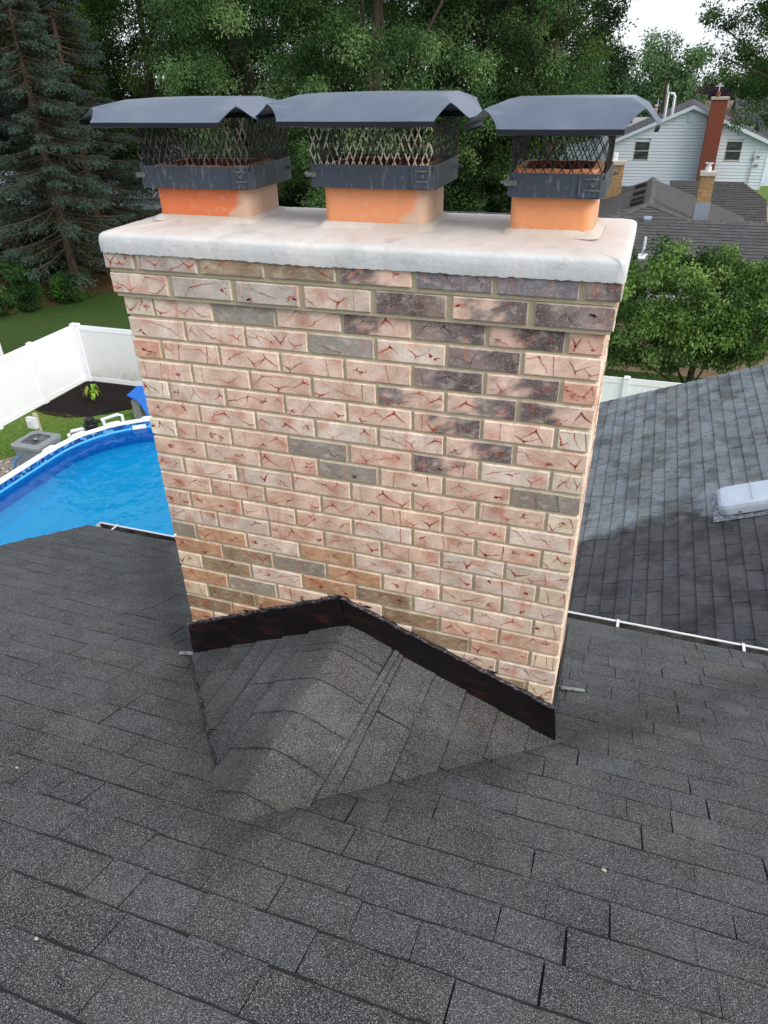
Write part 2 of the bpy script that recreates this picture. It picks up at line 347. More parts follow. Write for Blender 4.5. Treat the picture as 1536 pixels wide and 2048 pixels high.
for o_ in [roof]+[c_ for c_ in roof.children]:
    if o_.data.materials[0]==M['shingle']: o_.data.materials[0]=M['shingle_near']
S2=.39; c2=1/math.sqrt(1+S2*S2); s2=S2*c2; wz=lambda x:-4+S2*x
mb=MB()
shingles(mb,(.3,0,wz(.3)),(0,1,0),(c2,0,s2),(-s2,0,c2),1.0,7.98,0,5.5,tw=(.15,.34),seed=31,gp=1,base=(116,124,130),var=4,lip=.0022,lift=(.006,.010),gap=.006)
wing=mb.build('wing_roof',['shingle_wing','under'],house)
tag(wing,'lower wing roof, pale slate shingles with a dark stained lower half')
# box vent (low rounded metal pan)
mb=MB()
O=Vector((2.52,4.56,wz(2.52)+.012)); Ux=Vector((c2,0,s2)); Vy=Vector((0,1,0)); Nn=Vector((-s2,0,c2))
def pan(L,Wy,h0,h1,inset,r,n=7):
    out=[]
    return out
def rrect(lx,ly,r,n=6):
    pts=[]
    for cx,cy,a0 in ((lx-r,ly-r,0),(-lx+r,ly-r,90),(-lx+r,-ly+r,180),(lx-r,-ly+r,270)):
        for k in range(n+1):
            a=R(a0+90*k/n); pts.append((cx+r*math.cos(a),cy+r*math.sin(a)))
    return pts
def loft(mb,frames,mi=0,col=None,cap0=False,cap1=True):
    n=len(frames[0]); V=[p for f in frames for p in f]
    F=[(i*n+k,i*n+(k+1)%n,(i+1)*n+(k+1)%n,(i+1)*n+k) for i in range(len(frames)-1) for k in range(n)]
    if cap0: F.append(tuple(reversed(range(n))))
    if cap1: F.append(tuple((len(frames)-1)*n+k for k in range(n)))
    mb.add(V,F,mi,col)
cx=.30
fr=[]
for (sx,sy,r,h) in ((.29,.185,.07,.02),(.295,.19,.075,.05),(.295,.19,.075,.085),(.285,.18,.07,.115),(.26,.155,.06,.13),(.2,.1,.05,.134)):
    fr.append([O+Ux*(cx+p[0])+Vy*p[1]+Nn*h for p in rrect(sx,sy,r)])
loft(mb,fr)
mb.obox(O+Ux*(cx+.0)+Nn*.137,Ux*.004,Vy*.15,Nn*.003)
for dxx in (-.12,.12): mb.obox(O+Ux*(cx+dxx)+Vy*-.19+Nn*.04,Ux*.008,Vy*.004,Nn*.006,1)
M['ventmetal']=mat('ventmetal',srgb(176,188,204),rough=.38,metal=.0,spec=.6,layers=[(9,(1,1,1),.5,.7,srgb(196,206,220),.5,3)])
rv=sub(mb.build('roof_vent',['ventmetal','tar'],smooth=False),wing); tag(rv,'low rounded pale metal roof vent')
mb=MB(); mb.add([O+Ux*(cx+p[0])+Vy*p[1]+Nn*.006 for p in rrect(.35,.25,.01)],[tuple(range(28))])
mb.add([O+Ux*(cx+p[0])+Vy*(p[1])+Nn*.028 for p in rrect(.25,.15,.05)]+[O+Ux*(cx+p[0])+Vy*(p[1])+Nn*.006 for p in rrect(.25,.15,.05)],[(k,(k+1)%28,28+(k+1)%28,28+k) for k in range(28)])
M['ventflange']=mat('ventflange',srgb(98,102,112),rough=.6,layers=[(25,(1,1,1),.5,.6,srgb(170,170,176),.7,4)],bump=[(60,.5,.004)])
sub(mb.build('vent_flange',['ventflange']),wing)
# ================================================================= CHIMNEY
chim=thing('chimney','large pale whitewashed brick chimney with three clay flues and black tarred flashing','chimney',(.7,.23,-1.6))
CW,CD,P=1.413,.46,.0677
rows={1:'LLTTMNND',2:'PLLPDMD',3:'WPGPMDMR',4:'PPPGRDP',5:'RPPPPDMR',6:'PPPPMMM',7:'WPPPPMPW',8:'PPPPPMP',9:'WPPGPMPW',10:'PPPGPPG',
 11:'RPPPPPPW',12:'PPPPPRP',13:'RPPPPPPW',14:'PPPPPPP',15:'GOPOPPPW',16:'OTGOPPR',17:'WTPOTPPW',18:'OGPPTPP',19:'WTOPPTRW',20:'TOPPPPR',21:'OPPPPPTW',22:'TOPPOPT',23:'WOPPPPTO',24:'TOPOPTT',25:'WOTPPOTT'}
BC=dict(P=(228,198,180),W=(232,222,204),R=(220,172,150),G=(154,151,144),D=(106,101,103),L=(190,183,176),T=(156,144,122),O=(200,164,134),N=(124,124,132),M=(170,140,126))
rb=random.Random(3)
def brick(mb,O,U,N,L,H,cat,depth=.085,front=True):
    """O lower-left of the face, U along, N outward"""
    O=Vector(O);U=Vector(U);N=Vector(N);Zv=Vector((0,0,1))
    nu=max(7,int(L/.013)); nw=7; US=[0,.0028]+[.0028+(L-.0056)*q/(nu-2) for q in range(1,nu-2)]+[L-.0028,L]; WS=[0,.0028]+[.0028+(H-.0056)*q/(nw-2) for q in range(1,nw-2)]+[H-.0028,H]
    wk=min(1,max(0,(-O.z-.35)/.75)); c0=tuple(a*f_ for a,f_ in zip(BC[cat],(1,1-.035*wk,1-.10*wk))); tone=rb.gauss(0,6)-9*wk*(1 if O.x<.8 else .5)
    if cat in 'PR' : kq=rb.random(); c0=tuple(a*(1-kq)+b_*kq for a,b_ in zip(c0,(226,212,198)))
    # patches of tone over the brick
    g=[[0]*(nw+1) for _ in range(nu+1)]
    ph=[rb.uniform(0,6.3) for _ in range(6)]
    cut=rb.uniform(.35,.65); side=rb.choice((-1,1)); amp=4 if cat in'GN' else 9
    V=[];K=[]
    for i in range(nu+1):
        for j in range(nw+1):
            bx=i in(0,nu); bz=j in(0,nw)
            u=US[i]; w=WS[j]
            if bx: u+=rb.uniform(-.0011,.0011)
            if bz: w+=rb.uniform(-.0012,.0012)
            d=rb.uniform(-.0003,.0003)-(.0026 if (bx or bz) else 0)
            V.append(O+U*u+Zv*w+N*d)
            t=tone+rb.gauss(0,4)+amp*math.sin(ph[0]+u*34+w*20)+amp*.7*math.sin(ph[1]+u*80-w*60)
            c=list(c0)
            if cat in'MD':
                k=.5+.5*math.tanh(side*(u/L-cut)*5+.7*math.sin(ph[2]+u*60+w*40)+.6*math.sin(ph[3]+w*130-u*50)+rb.gauss(0,.55))
                if cat=='D': k=k*.3
                c=[(1-k)*a+k*b for a,b in zip(BC['D'],BC['P'])]
            if cat in'RPO':
                k=max(0,math.sin(ph[4]+u*34)*math.sin(ph[5]+w*50+u*12)-.4)*.9
                c=[(1-k)*a+k*b for a,b in zip(c,(196,128,108))]
            if (bx or bz): c=[a*.3+b*.7 for a,b in zip(c,(232,222,208))]
            K.append(srgb(*[min(255,max(10,a+t)) for a in c]))
    n=nw+1
    F=[(i*n+j,(i+1)*n+j,(i+1)*n+j+1,i*n+j+1) for i in range(nu) for j in range(nw)]
    ring=[(i,0) for i in range(nu+1)]+[(nu,j) for j in range(1,nw+1)]+[(i,nw) for i in range(nu-1,-1,-1)]+[(0,j) for j in range(nw-1,0,-1)]
    b=len(V)
    for (i,j) in ring: V.append(V[i*n+j]-N*depth); K.append(K[i*n+j])
    m_=len(ring)
    for k in range(m_):
        a=ring[k];c=ring[(k+1)%m_]; F.append((c[0]*n+c[1],a[0]*n+a[1],b+k,b+(k+1)%m_))
    mb.add(V,F,0,K)
    if not front: return
    # crackle marks pressed into the face
    red=[(196,92,70),(178,78,60),(206,116,90),(148,76,62),(192,84,56)] if cat not in'GND' else [(96,92,90),(110,92,84)]
    if cat in 'GN': kk=rb.choice((0,1,1,2))
    else: kk=rb.choice((2,3,3,4))
    def stroke(pts,ws,col):
        VV=[];n_=len(pts)
        for q in range(n_):
            p0=pts[max(q-1,0)];p1=pts[min(q+1,n_-1)]; dx,dy=p1[0]-p0[0],p1[1]-p0[1]; l=math.hypot(dx,dy)+1e-9
            nx,ny=-dy/l,dx/l
            for sg in(1,-1):
                x=min(L-.002,max(.002,pts[q][0]+sg*nx*ws[q]/2)); y=min(H-.002,max(.002,pts[q][1]+sg*ny*ws[q]/2))
                VV.append(O+U*x+Zv*y+N*.0007)
        mb.add(VV,[(2*q,2*q+2,2*q+3,2*q+1)[::-1] for q in range(n_-1)],0,srgb(*col))
    def line(a,b_,w0,w1,col,wig=.002,n_=7):
        pts=[];ws=[]
        bow=rb.uniform(-.004,.004)
        for q in range(n_):
            t=q/(n_-1); x=a[0]+(b_[0]-a[0])*t; y=a[1]+(b_[1]-a[1])*t+bow*math.sin(math.pi*t)
            pts.append((x+rb.uniform(-wig,wig)*.5,y+rb.uniform(-wig,wig)*.5)); ws.append(max(.0003,(w0+(w1-w0)*t)*rb.uniform(.6,1.4)))
        stroke(pts,ws,col)
    for q in range(kk):
        col=rb.choice(red); ty=rb.random(); cx_=(q+rb.uniform(.2,.8))*L/kk; s_=min(1,L/.19)
        if ty<.30:
            top=rb.random()<.5; jy=H*(rb.uniform(.15,.4) if top else rb.uniform(.6,.85)); sg=1 if top else -1
            J=(cx_,jy); wj=rb.uniform(.002,.0065)
            line(J,(cx_-rb.uniform(.015,.045)*s_,jy+sg*rb.uniform(.012,.034)),wj,.0005,col)
            line(J,(cx_+rb.uniform(.015,.05)*s_,jy+sg*rb.uniform(.010,.034)),wj,.0005,col)
            line(J,(cx_+rb.uniform(-.006,.006),jy-sg*rb.uniform(.006,.016)),wj,.001,col,n_=4)
        elif ty<.60:
            d_=rb.choice((-1,1)); ym=rb.uniform(.1,.9); P1=(cx_,H*ym); line((cx_-d_*rb.uniform(.03,.09)*s_,H*rb.uniform(.6,1)),P1,.0006,.0022,col,wig=.004); line(P1,(cx_+d_*rb.uniform(.01,.05)*s_,H*rb.uniform(0,.4)),.0026,.0006,col,wig=.004); line(P1,(P1[0]+rb.uniform(-.015,.015),P1[1]+rb.uniform(-.01,.01)),.003,.0006,col,n_=4)
        elif ty<.78:
            x=cx_; line((x,H),(x+rb.uniform(-.008,.014),0),rb.uniform(.0008,.0035),rb.uniform(.0006,.002),col)
        else:
            # ragged blotch
            y0_=H*rb.uniform(.2,.8)
            for _ in range(6):
                x=cx_+rb.uniform(-.009,.009); y=y0_+rb.uniform(-.006,.006)
                line((x,y),(x+rb.uniform(-.02,.02),y+rb.uniform(-.010,.010)),.0040,.0008,col,n_=5)
mb=MB(); mo=MB()
bh=P-.0098
for k in range(1,33):
    zt=-(k-3)*P; z0=zt-bh
    if k==1: xa,xb,yf,gj=-.018,1.437,-.028,.014
    elif k==2: xa,xb,yf,gj=-.014,1.430,-.021,.018
    else: xa,xb,yf,gj=0,CW,0,.0105
    if k<=2: z0+=.0022 if k==2 else .004
    if k==1: z0+=.004
    yb=CD-yf
    nb=8 if k%2 else 7; Wt=xb-xa
    mod=(Wt+gj)/7
    seq=rows.get(k,'TOPOPTT' if k%2==0 else 'WOTPPOTT')
    x=xa
    for i in range(nb):
        L=mod-gj if nb==7 or 0<i<7 else (mod/2-gj*.5 if i==0 else 0)
        if nb==8 and i==7: L=xb-x
        cat=seq[min(i,len(seq)-1)]
        brick(mb,(x+rb.uniform(-.001,.001),yf+rb.uniform(-.0008,.0008),z0+rb.uniform(-.0008,.0008)),(1,0,0),(0,-1,0),L,bh,cat)
        # back
        if k<12: brick(mb,(x+L,yb,z0),(-1,0,0),(0,1,0),L,bh,rb.choice('PPWLO'),front=False)
        x+=L+gj
    # side walls
    for (sx,Nx,Uy) in ((xb,1,1),(xa,-1,-1)):
        st=.10; span=(yb-yf-.2); 
        segs=[span] if k%2 else [span/2-.005,span/2-.005]
        y=yf+st
        for sgm in segs:
            oy=y if Uy>0 else y+sgm
            brick(mb,(sx,oy,z0),(0,Uy,0),(Nx,0,0),sgm-.0,bh,rb.choice('PWPO'),front=(Nx>0)); y+=sgm+.01
core=MB(); 
core.box(.007,CW-.007,.007,CD-.007,-2.6,-.0)
core.box(-.008,1.424,-.012,CD+.012,.0005,P+.006)
core.box(-.011,1.430,-.0185,CD+.018,P+.0065,.135)
def dens(b):  # nothing
    return b
chb=mb.build('brickwork',['brick'],chim)
core.build('mortar',['mortar'],chim)
# crown: lofted loops around the rectangle, ragged lower edge, rounded shoulder, gentle wash
mb=MB(); NX,NY=150,50
def crown_loop(out,z,amp=0,zamp=0,seed=0,rc=.02):
    r_=random.Random(seed); pts=[]
    x0,x1,y0,y1=-.018-out,1.437+out,-.03-out,CD+.03+out
    def corner(cx,cy,a0):
        return [(cx+rc*math.cos(R(a0+90*t/5)),cy+rc*math.sin(R(a0+90*t/5))) for t in range(6)]
    seq=[(x0+rc+(x1-x0-2*rc)*i/NX,y0) for i in range(NX+1)]+corner(x1-rc,y0+rc,270)+[(x1,y0+rc+(y1-y0-2*rc)*i/NY) for i in range(1,NY)]+corner(x1-rc,y1-rc,0)\
       +[(x1-rc-(x1-x0-2*rc)*i/NX,y1) for i in range(NX+1)]+corner(x0+rc,y1-rc,90)+[(x0,y1-rc-(y1-y0-2*rc)*i/NY) for i in range(1,NY)]+corner(x0+rc,y0+rc,180)
    ph=[r_.uniform(0,6) for _ in range(5)]
    for (x,y) in seq:
        w=math.sin(x*5+ph[0])+.6*math.sin(x*13+ph[1]+y*9)+.3*math.sin(x*31+ph[2])
        jag=r_.uniform(-1,1)
        pts.append((x,y-amp*w*.4,z+zamp*(w*.5+jag*.6)))
    return pts
def ragz(x):
    return 0
cols=[]; loops=[]
spec=[(.004,.1290,.001,.0030,3,.012,(196,202,202)),(.0045,.1365,.001,.0008,3,.013,(200,206,208)),(.005,.155,.001,.0008,3,.014,(202,208,211)),(.004,.172,.001,.0008,3,.016,(204,210,213)),
      (.001,.1785,.001,.0012,3,.018,(206,212,215)),(-.004,.1822,.001,.0012,3,.02,(210,210,210)),(-.014,.1848,.001,.0012,3,.024,(214,207,203)),(-.05,.190,.0,.0012,4,.03,(214,204,198)),(-.11,.196,0,.001,5,.03,(212,203,198)),(-.16,.2,0,.0006,6,.03,(206,200,197)),(-.235,.2035,0,.0,7,.005,(206,200,197))]
V=[];K=[]
for (o_,z,a,za,sd_,rc,c) in spec:
    L=crown_loop(o_,z,a,za,sd_,rc); V+=L; K+=[srgb(*c)]*len(L); nl=len(L)
F=[(i*nl+k,i*nl+(k+1)%nl,(i+1)*nl+(k+1)%nl,(i+1)*nl+k) for i in range(len(spec)-1) for k in range(nl)]
F+= [tuple((len(spec)-1)*nl+k for k in range(nl))]
mb.add(V,F,0,K)
cw=mb.build('crown',['crown'],chim,smooth=True)
tag(cw,'pale cement crown with a ragged lower edge')
# flues
FL=[(.090,.392,.125,.335,.343,(224,126,84),(224,150,104)),(.622,.912,.125,.335,.351,(232,156,112),(236,170,128)),(1.133,1.340,.125,.335,.350,(232,156,108),(240,172,126))]
def rr_pts(x0,x1,y0,y1,r,n=5):
    cx_,cy_=(x0+x1)/2,(y0+y1)/2
    return [(cx_+a,cy_+b) for a,b in rrect((x1-x0)/2,(y1-y0)/2,r,n)]
def rr_sub(x0,x1,y0,y1,r,n=6,m=24):
    p=rr_pts(x0,x1,y0,y1,r,n); out=[]; k=n+1
    for i in range(len(p)):
        out.append(p[i])
        if i%k==n:
            q=p[(i+1)%len(p)]; out+=[(p[i][0]+(q[0]-p[i][0])*j/m,p[i][1]+(q[1]-p[i][1])*j/m) for j in range(1,m)]
    return out
for fi,(x0,x1,y0,y1,zt,c1,c2_) in enumerate(FL):
    mb=MB(); fr=[];K=[]
    zs=[.185,.198,.202,.206,.21,.214,.218,.224,.232,.24,.25,.26,.27,.28,.3,.32,.335,zt-.004,zt]
    rs=random.Random(fi)
    for z in zs:
        ins=.003 if z==zt else 0
        L=[]
        for (x,y) in rr_sub(x0+ins,x1-ins,y0+ins,y1-ins,.026):
            L.append((x,y,z)); 
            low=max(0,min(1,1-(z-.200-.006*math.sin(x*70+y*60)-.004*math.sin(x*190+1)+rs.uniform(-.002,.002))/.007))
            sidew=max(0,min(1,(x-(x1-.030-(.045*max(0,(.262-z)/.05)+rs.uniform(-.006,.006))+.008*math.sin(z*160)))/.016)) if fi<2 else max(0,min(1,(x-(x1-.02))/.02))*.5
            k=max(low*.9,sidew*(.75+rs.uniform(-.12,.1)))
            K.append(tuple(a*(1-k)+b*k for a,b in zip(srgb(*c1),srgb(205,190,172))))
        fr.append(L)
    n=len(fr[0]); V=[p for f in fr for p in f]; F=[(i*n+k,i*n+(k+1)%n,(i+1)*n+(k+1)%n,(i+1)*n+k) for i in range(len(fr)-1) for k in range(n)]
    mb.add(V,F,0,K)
    inn=[(x,y,zt-.001*math.sin(x*80+y*50)) for x,y in rr_sub(x0+.018,x1-.018,y0+.018,y1-.018,.02)]; inb=[(x,y,.0) for x,y in rr_sub(x0+.018,x1-.018,y0+.018,y1-.018,.02)]
    mb.add(fr[-1]+inn,[(k,(k+1)%n,n+(k+1)%n,n+k) for k in range(n)],0,srgb(*c2_))
    mb.add(inn+inb,[(k,(k+1)%n,n+(k+1)%n,n+k) for k in range(n)]+[tuple(range(n,2*n))],1)
    fo=mb.build('flue_liner',['flue','soot'],chim)
    # cement collar at the foot
    mb=MB(); fr=[]
    rs=random.Random(50+fi)
    for (o_,z) in ((.022,.1975),(.016,.2035),(.008,.2085),(.001,.2125)):
        fr.append([(x,y,z+(rs.uniform(-.0018,.0018) if z>.206 else 0)) for x,y in rr_pts(x0-o_,x1+o_,y0-o_,y1+o_,.03,12)])
    loft(mb,fr,0,srgb(198,188,176),cap1=False)
    sub(mb.build('cement_collar',['crown'],smooth=True),fo); 
    fo.children[0].location=(0,0,0)
# flashing apron following the cricket
def ribbon(mb,top,bot,y0,y1,mi=0):
    for i in range(len(top)-1):
        a,b,c,d=top[i],top[i+1],bot[i+1],bot[i]
        V=[(a[0],y0,a[1]),(b[0],y0,b[1]),(c[0],y0-.004,c[1]),(d[0],y0-.004,d[1]),(a[0],y1,a[1]),(b[0],y1,b[1]),(c[0],y1,c[1]),(d[0],y1,d[1])]
        F=[(3,2,1,0),(0,1,5,4),(2,3,7,6)]
        if i==0: F.append((0,4,7,3))
        if i==len(top)-2: F.append((1,2,6,5))
        mb.add(V,F,mi)
def poly(a,b,n,amp,rs): return [(a[0]+(b[0]-a[0])*i/n,a[1]+(b[1]-a[1])*i/n+(rs.uniform(-amp,amp) if 0<i<n else 0)) for i in range(n+1)]
mb=MB(); rs=random.Random(9)
top=poly((-.012,-1.300),(.652,-1.003),14,.0015,rs); bot=poly((-.018,-1.475),(.678,-1.135),14,.002,rs)
ribbon(mb,top,bot,-.014,.004)
top2=poly((.655,-1.004),(1.425,-1.300),16,.0015,rs); bot2=poly((.681,-1.135),(1.448,-1.470),16,.002,rs)
ribbon(mb,top2,bot2,-.0125,.004)
# corner wraps
mb.box(1.416,1.4225,-.0125,.47,-1.67,-1.33); mb.box(-.012,-.006,-.012,.47,-1.67,-1.31)
fl=mb.build('flashing',['flash'],chim); tag(fl,'black tarred flashing brushed with dark red')
mb=MB()
pts=[]
for (a,b,n) in (((-.012,-1.298),(.652,-1.0),30),((.655,-1.0),(1.422,-1.298),36)):
    pp=poly(a,b,n,.004,rs); mb.tube([(x,-.012+rs.uniform(-.003,.003),z) for x,z in pp],[rs.uniform(.0055,.0085) for _ in pp],8)
for _ in range(7):
    t=rs.random(); x=-.01+1.43*t; z=(-1.298+.298*(x/.653)) if x<.653 else -1.0-.298*((x-.653)/.767)
    s_=rs.uniform(.005,.014); V=[(x+s_*1.6*math.cos(a)*rs.uniform(.6,1.1),-.0021,z+.009+s_*.5*math.sin(a)*rs.uniform(.5,1.1)) for a in np.linspace(0,2*math.pi,10)[:-1]]
    mb.add(V,[tuple(range(9))],0)
sub(mb.build('sealant',['tar'],smooth=True),fl)
# step flashing bits on the roof each side of the stack
def onroof(x,y,h): return Vector((x,y,zr(y)))+Vector((0,sa,ca))*h
M['scrap']=mat('scrap',srgb(140,146,146),rough=.4,layers=[(30,(1,1,1),.42,.58,srgb(70,74,74),.9,4)])
for (x,y,w,l,an) in ((1.475,.44,.035,.10,.25),(-.03,-.03,.04,.08,.5)):
    u=Vector((math.cos(an),math.sin(an)*ca,-math.sin(an)*sa)); v=Vector((0,sa,ca)).cross(u)
    mb=MB(); mb.obox(onroof(x,y,.017),u*l/2,v*w/3,Vector((0,sa,ca))*.002); mb.build('step_flashing',['scrap'],chim)
pass
# ================================================================= CHIMNEY CAPS
def cap(label,lo,pl,zl,zp,ins,band,zb,seed,cols,dw,pk=.004):
    """lo/pl: x0,x1,y0,y1 of the lower rim and of the flat top"""
    rs=random.Random(seed)
    cx_,cy_=(lo[0]+lo[1])/2,(lo[2]+lo[3])/2
    t=thing('spark_arrester',label,'chimney cap',(cx_,cy_,zb[0]),'mesh caps clamped on the clay flues')
    mb=MB(); NR,NC=16,36; tt=.45
    sides=[((pl[0],pl[2]),(pl[1],pl[2]),(lo[0],lo[2]),(lo[1],lo[2]),ins[0],ins[1]),
           ((pl[1],pl[2]),(pl[1],pl[3]),(lo[1],lo[2]),(lo[1],lo[3]),ins[2],ins[2]),
           ((pl[1],pl[3]),(pl[0],pl[3]),(lo[1],lo[3]),(lo[0],lo[3]),ins[1],ins[0]),
           ((pl[0],pl[3]),(pl[0],pl[2]),(lo[0],lo[3]),(lo[0],lo[2]),ins[2],ins[2])]
    for (a,b,c,d,ia,ib) in sides:
        a,b,c,d=map(Vector,(a,b,c,d)); e=(d-c).normalized(); outn=Vector((e.y,-e.x))
        V=[]
        for r_ in range(NR+1):
            q=r_/NR; l=a.lerp(c,q); r=b.lerp(d,q)
            if q>tt:
                k=(q-tt)/(1-tt); k2=k**.6
                tl=a.lerp(c,tt); tr=b.lerp(d,tt)
                lc=c+e*ia; rc=d-e*ib
                lx=(tl-l).dot(e)*(1-k2)+(lc-l).dot(e)*k2; rx=(tr-r).dot(e)*(1-k2)+(rc-r).dot(e)*k2
                l=l+e*lx; r=r+e*rx
            for j in range(NC+1):
                s_=j/NC; p=l.lerp(r,s_)
                z=zp+(zl-zp)*(q**1.05)
                # corners flare up around the notch
                e0=max(0,1-s_/.13)**2; e1=max(0,1-(1-s_)/.13)**2; qq=max(0,1-abs(q-tt)/.42)
                z+=(e0+e1)*qq*.005+.0003*math.sin(s_*5+seed)
                p=p+(outn*(e0+e1)+e*(e1-e0))*qq*.004
                V.append((p.x,p.y,z))
        n=NC+1
        F=[(i*n+j,(i+1)*n+j,(i+1)*n+j+1,i*n+j+1) for i in range(NR) for j in range(NC)]
        mb.add(V,F)
        # turned-down lip
        LV=[];
        for j in range(NC+1):
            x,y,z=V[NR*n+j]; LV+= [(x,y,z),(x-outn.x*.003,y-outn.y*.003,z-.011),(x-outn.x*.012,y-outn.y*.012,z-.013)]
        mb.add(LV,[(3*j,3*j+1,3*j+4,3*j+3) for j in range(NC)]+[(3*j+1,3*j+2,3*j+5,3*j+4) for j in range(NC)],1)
    # flat top with a faint pyramid
    n=16; V=[]
    for i in range(n+1):
        for j in range(n+1):
            x=pl[0]+(pl[1]-pl[0])*i/n; y=pl[2]+(pl[3]-pl[2])*j/n
            d=min(min(i,n-i)/(n/2),min(j,n-j)/(n/2)); V.append((x,y,zp+pk*d))
    mb.add(V,[(i*(n+1)+j,(i+1)*(n+1)+j,(i+1)*(n+1)+j+1,i*(n+1)+j+1) for i in range(n) for j in range(n)])
    lid=mb.build('lid',['capmetal','lip'],t,smooth=False)
    me=lid.data; 
    md=lid.modifiers.new('solid','SOLIDIFY'); md.thickness=.0012; md.offset=-1
    # band: sheet strip round the flue
    x0,x1,y0,y1=band; mb=MB(); cc=.012
    P_=[(x0+cc,y0),(x1-cc,y0),(x1,y0+cc*1.6),(x1,y1-cc),(x1-cc,y1),(x0+cc,y1),(x0,y1-cc),(x0,y0+cc)]
    n=8
    Vb=[(x,y,zb[0]+rs.uniform(-.001,.001)) for x,y in P_]; Vt=[(x*1.0,y,zb[1]+rs.uniform(-.001,.001)) for x,y in P_]
    ib=lambda p:(cx_+(p[0]-cx_)*.985,cy_+(p[1]-cy_)*.985,p[2])
    mb.add(Vb+Vt,[(k,(k+1)%n,n+(k+1)%n,n+k) for k in range(n)])
    mb.add([ib(p) for p in Vb]+[ib(p) for p in Vt],[(k,n+k,n+(k+1)%n,(k+1)%n) for k in range(n)])
    mb.add(Vt+[ib(p) for p in Vt],[(k,(k+1)%n,n+(k+1)%n,n+k) for k in range(n)],1)
    mb.add(Vb+[ib((p[0],p[1],p[2])) for p in Vb],[(k,n+k,n+(k+1)%n,(k+1)%n) for k in range(n)],1)
    # base shelf closing band onto flue, overlap plate on the face
    mb.box(x1-.062,x1-.014,y0-.0025,y0-.0003,zb[0]+.003,zb[1]-.003)
    bd=mb.build('band',['band','bandedge'],t)
    for (bx_,by_,dx_) in ((x0-.004,y0+.012,-1),(x1-.03,y0-.006,0),(x1+.004,y1-.03,1)):
        zc=(zb[0]+zb[1])/2+.004; mb=MB()
        if dx_: mb.tube([(bx_,by_,zc),(bx_+dx_*.014,by_,zc)],.0035,6); mb.tube([(bx_,by_,zc),(bx_+dx_*.006,by_,zc)],.006,6); mb.obox((bx_+dx_*-.012+.0,y0-.003,zc),(.016,0,0),(0,.0015,0),(0,0,.006)) if dx_<0 else None
        else: mb.tube([(bx_,by_,zc),(bx_,by_+.006,zc)],.005,6); mb.obox((bx_,y0-.0035,zc+.012),(.018,0,0),(0,.001,0),(0,0,.0018)); mb.obox((bx_,y0-.0035,zc-.012),(.018,0,0),(0,.001,0),(0,0,.0018)); mb.tube([(bx_+.006,y0-.0035,zb[0]+.008),(bx_+.006,y0-.0028,zb[0]+.008)],.0022,6)
        mb.build('clamp_bolt',['boltmetal'],t)
    # expanded-metal screen
    mb=MB(); e=.006; mx0,mx1,my0,my1=x0+e,x1-e,y0+e,y1-e; z0,z1=zb[1]-.012,zl+.002
    def strand(p,q,ou,col,wv=.0011):
        p=Vector(p);q=Vector(q);d=(q-p).normalized();sd_=d.cross(ou).normalized()*wv; o2=ou*.0009
        mb.add([p+sd_+o2,p-sd_+o2,p-sd_-o2,p+sd_-o2,q+sd_+o2,q-sd_+o2,q-sd_-o2,q+sd_-o2],[(0,1,5,4),(1,2,6,5),(2,3,7,6),(3,0,4,7)],0,col)
    per=[((mx0,my0),(mx1,my0),Vector((0,-1,0)),0),((mx1,my0),(mx1,my1),Vector((1,0,0)),1),((mx1,my1),(mx0,my1),Vector((0,1,0)),2),((mx0,my1),(mx0,my0),Vector((-1,0,0)),3)]
    hh=.0215
    for (a,b,ou,si) in per:
        a=Vector((*a,0));b=Vector((*b,0)); L=(b-a).length; nc=max(3,round(L/dw)); w=L/nc; d=(b-a).normalized()
        rowz=[]; z=z0
        nr=int((z1-z0)/hh)+1
        for i in range(nr):
            for j in range(nc):
                for h2 in (0,1):
                    # nodes alternate
                    xa=(j+.5*h2)*w; up=(i+h2)%2
                    za=z0+(i+(1 if up else 0))*hh; zb_=z0+(i+(0 if up else 1))*hh
                    xb=xa+.5*w
                    if max(za,zb_)>z1+.01: continue
                    cl=cols[0] if (si==0 and rs.random()<cols[2]) else cols[1]
                    p=a+d*xa;q=a+d*xb; bulge=.0012*math.sin(math.pi*(i+.5)/nr)*ou
                    # shallow curve: two segments with a flat joint at node
                    strand((p.x+bulge.x,p.y+bulge.y,za),(q.x+bulge.x,q.y+bulge.y,zb_),ou,cl,.0012 if cl is cols[1] else .0014)
    mb.build('mesh_screen',['meshwire'],t)
    return t
dk=srgb(46,45,46); lt=srgb(196,188,172); gy=srgb(104,98,92)
cap('leftmost chimney cap, clean black band over the deep orange flue',(-.125,.45,.02,.44),(.03,.368,.15,.31),.457,.506,(.12,.060,.10),(.064,.425,.100,.365),(.287,.346),1,(gy,dk,.7),.0185)
cap('middle chimney cap with pale weathered mesh and white streaked band',(.425,1.018,.02,.44),(.562,.948,.15,.31),.459,.512,(.13,.058,.12),(.598,.942,.100,.365),(.299,.356),2,(lt,dk,.85),.0185)
cap('rightmost and smallest chimney cap, rusty flue inside, bare sky-blue lid',(1.01,1.462,.02,.42),(1.112,1.392,.15,.31),.443,.498,(.10,.072,.10),(1.128,1.361,.100,.36),(.290,.345),3,(gy,dk,.25),.022)
M['pebble']=mat('pebble',srgb(176,170,150),rough=.8)
mb=MB(); rs=random.Random(77)
mb0=[]
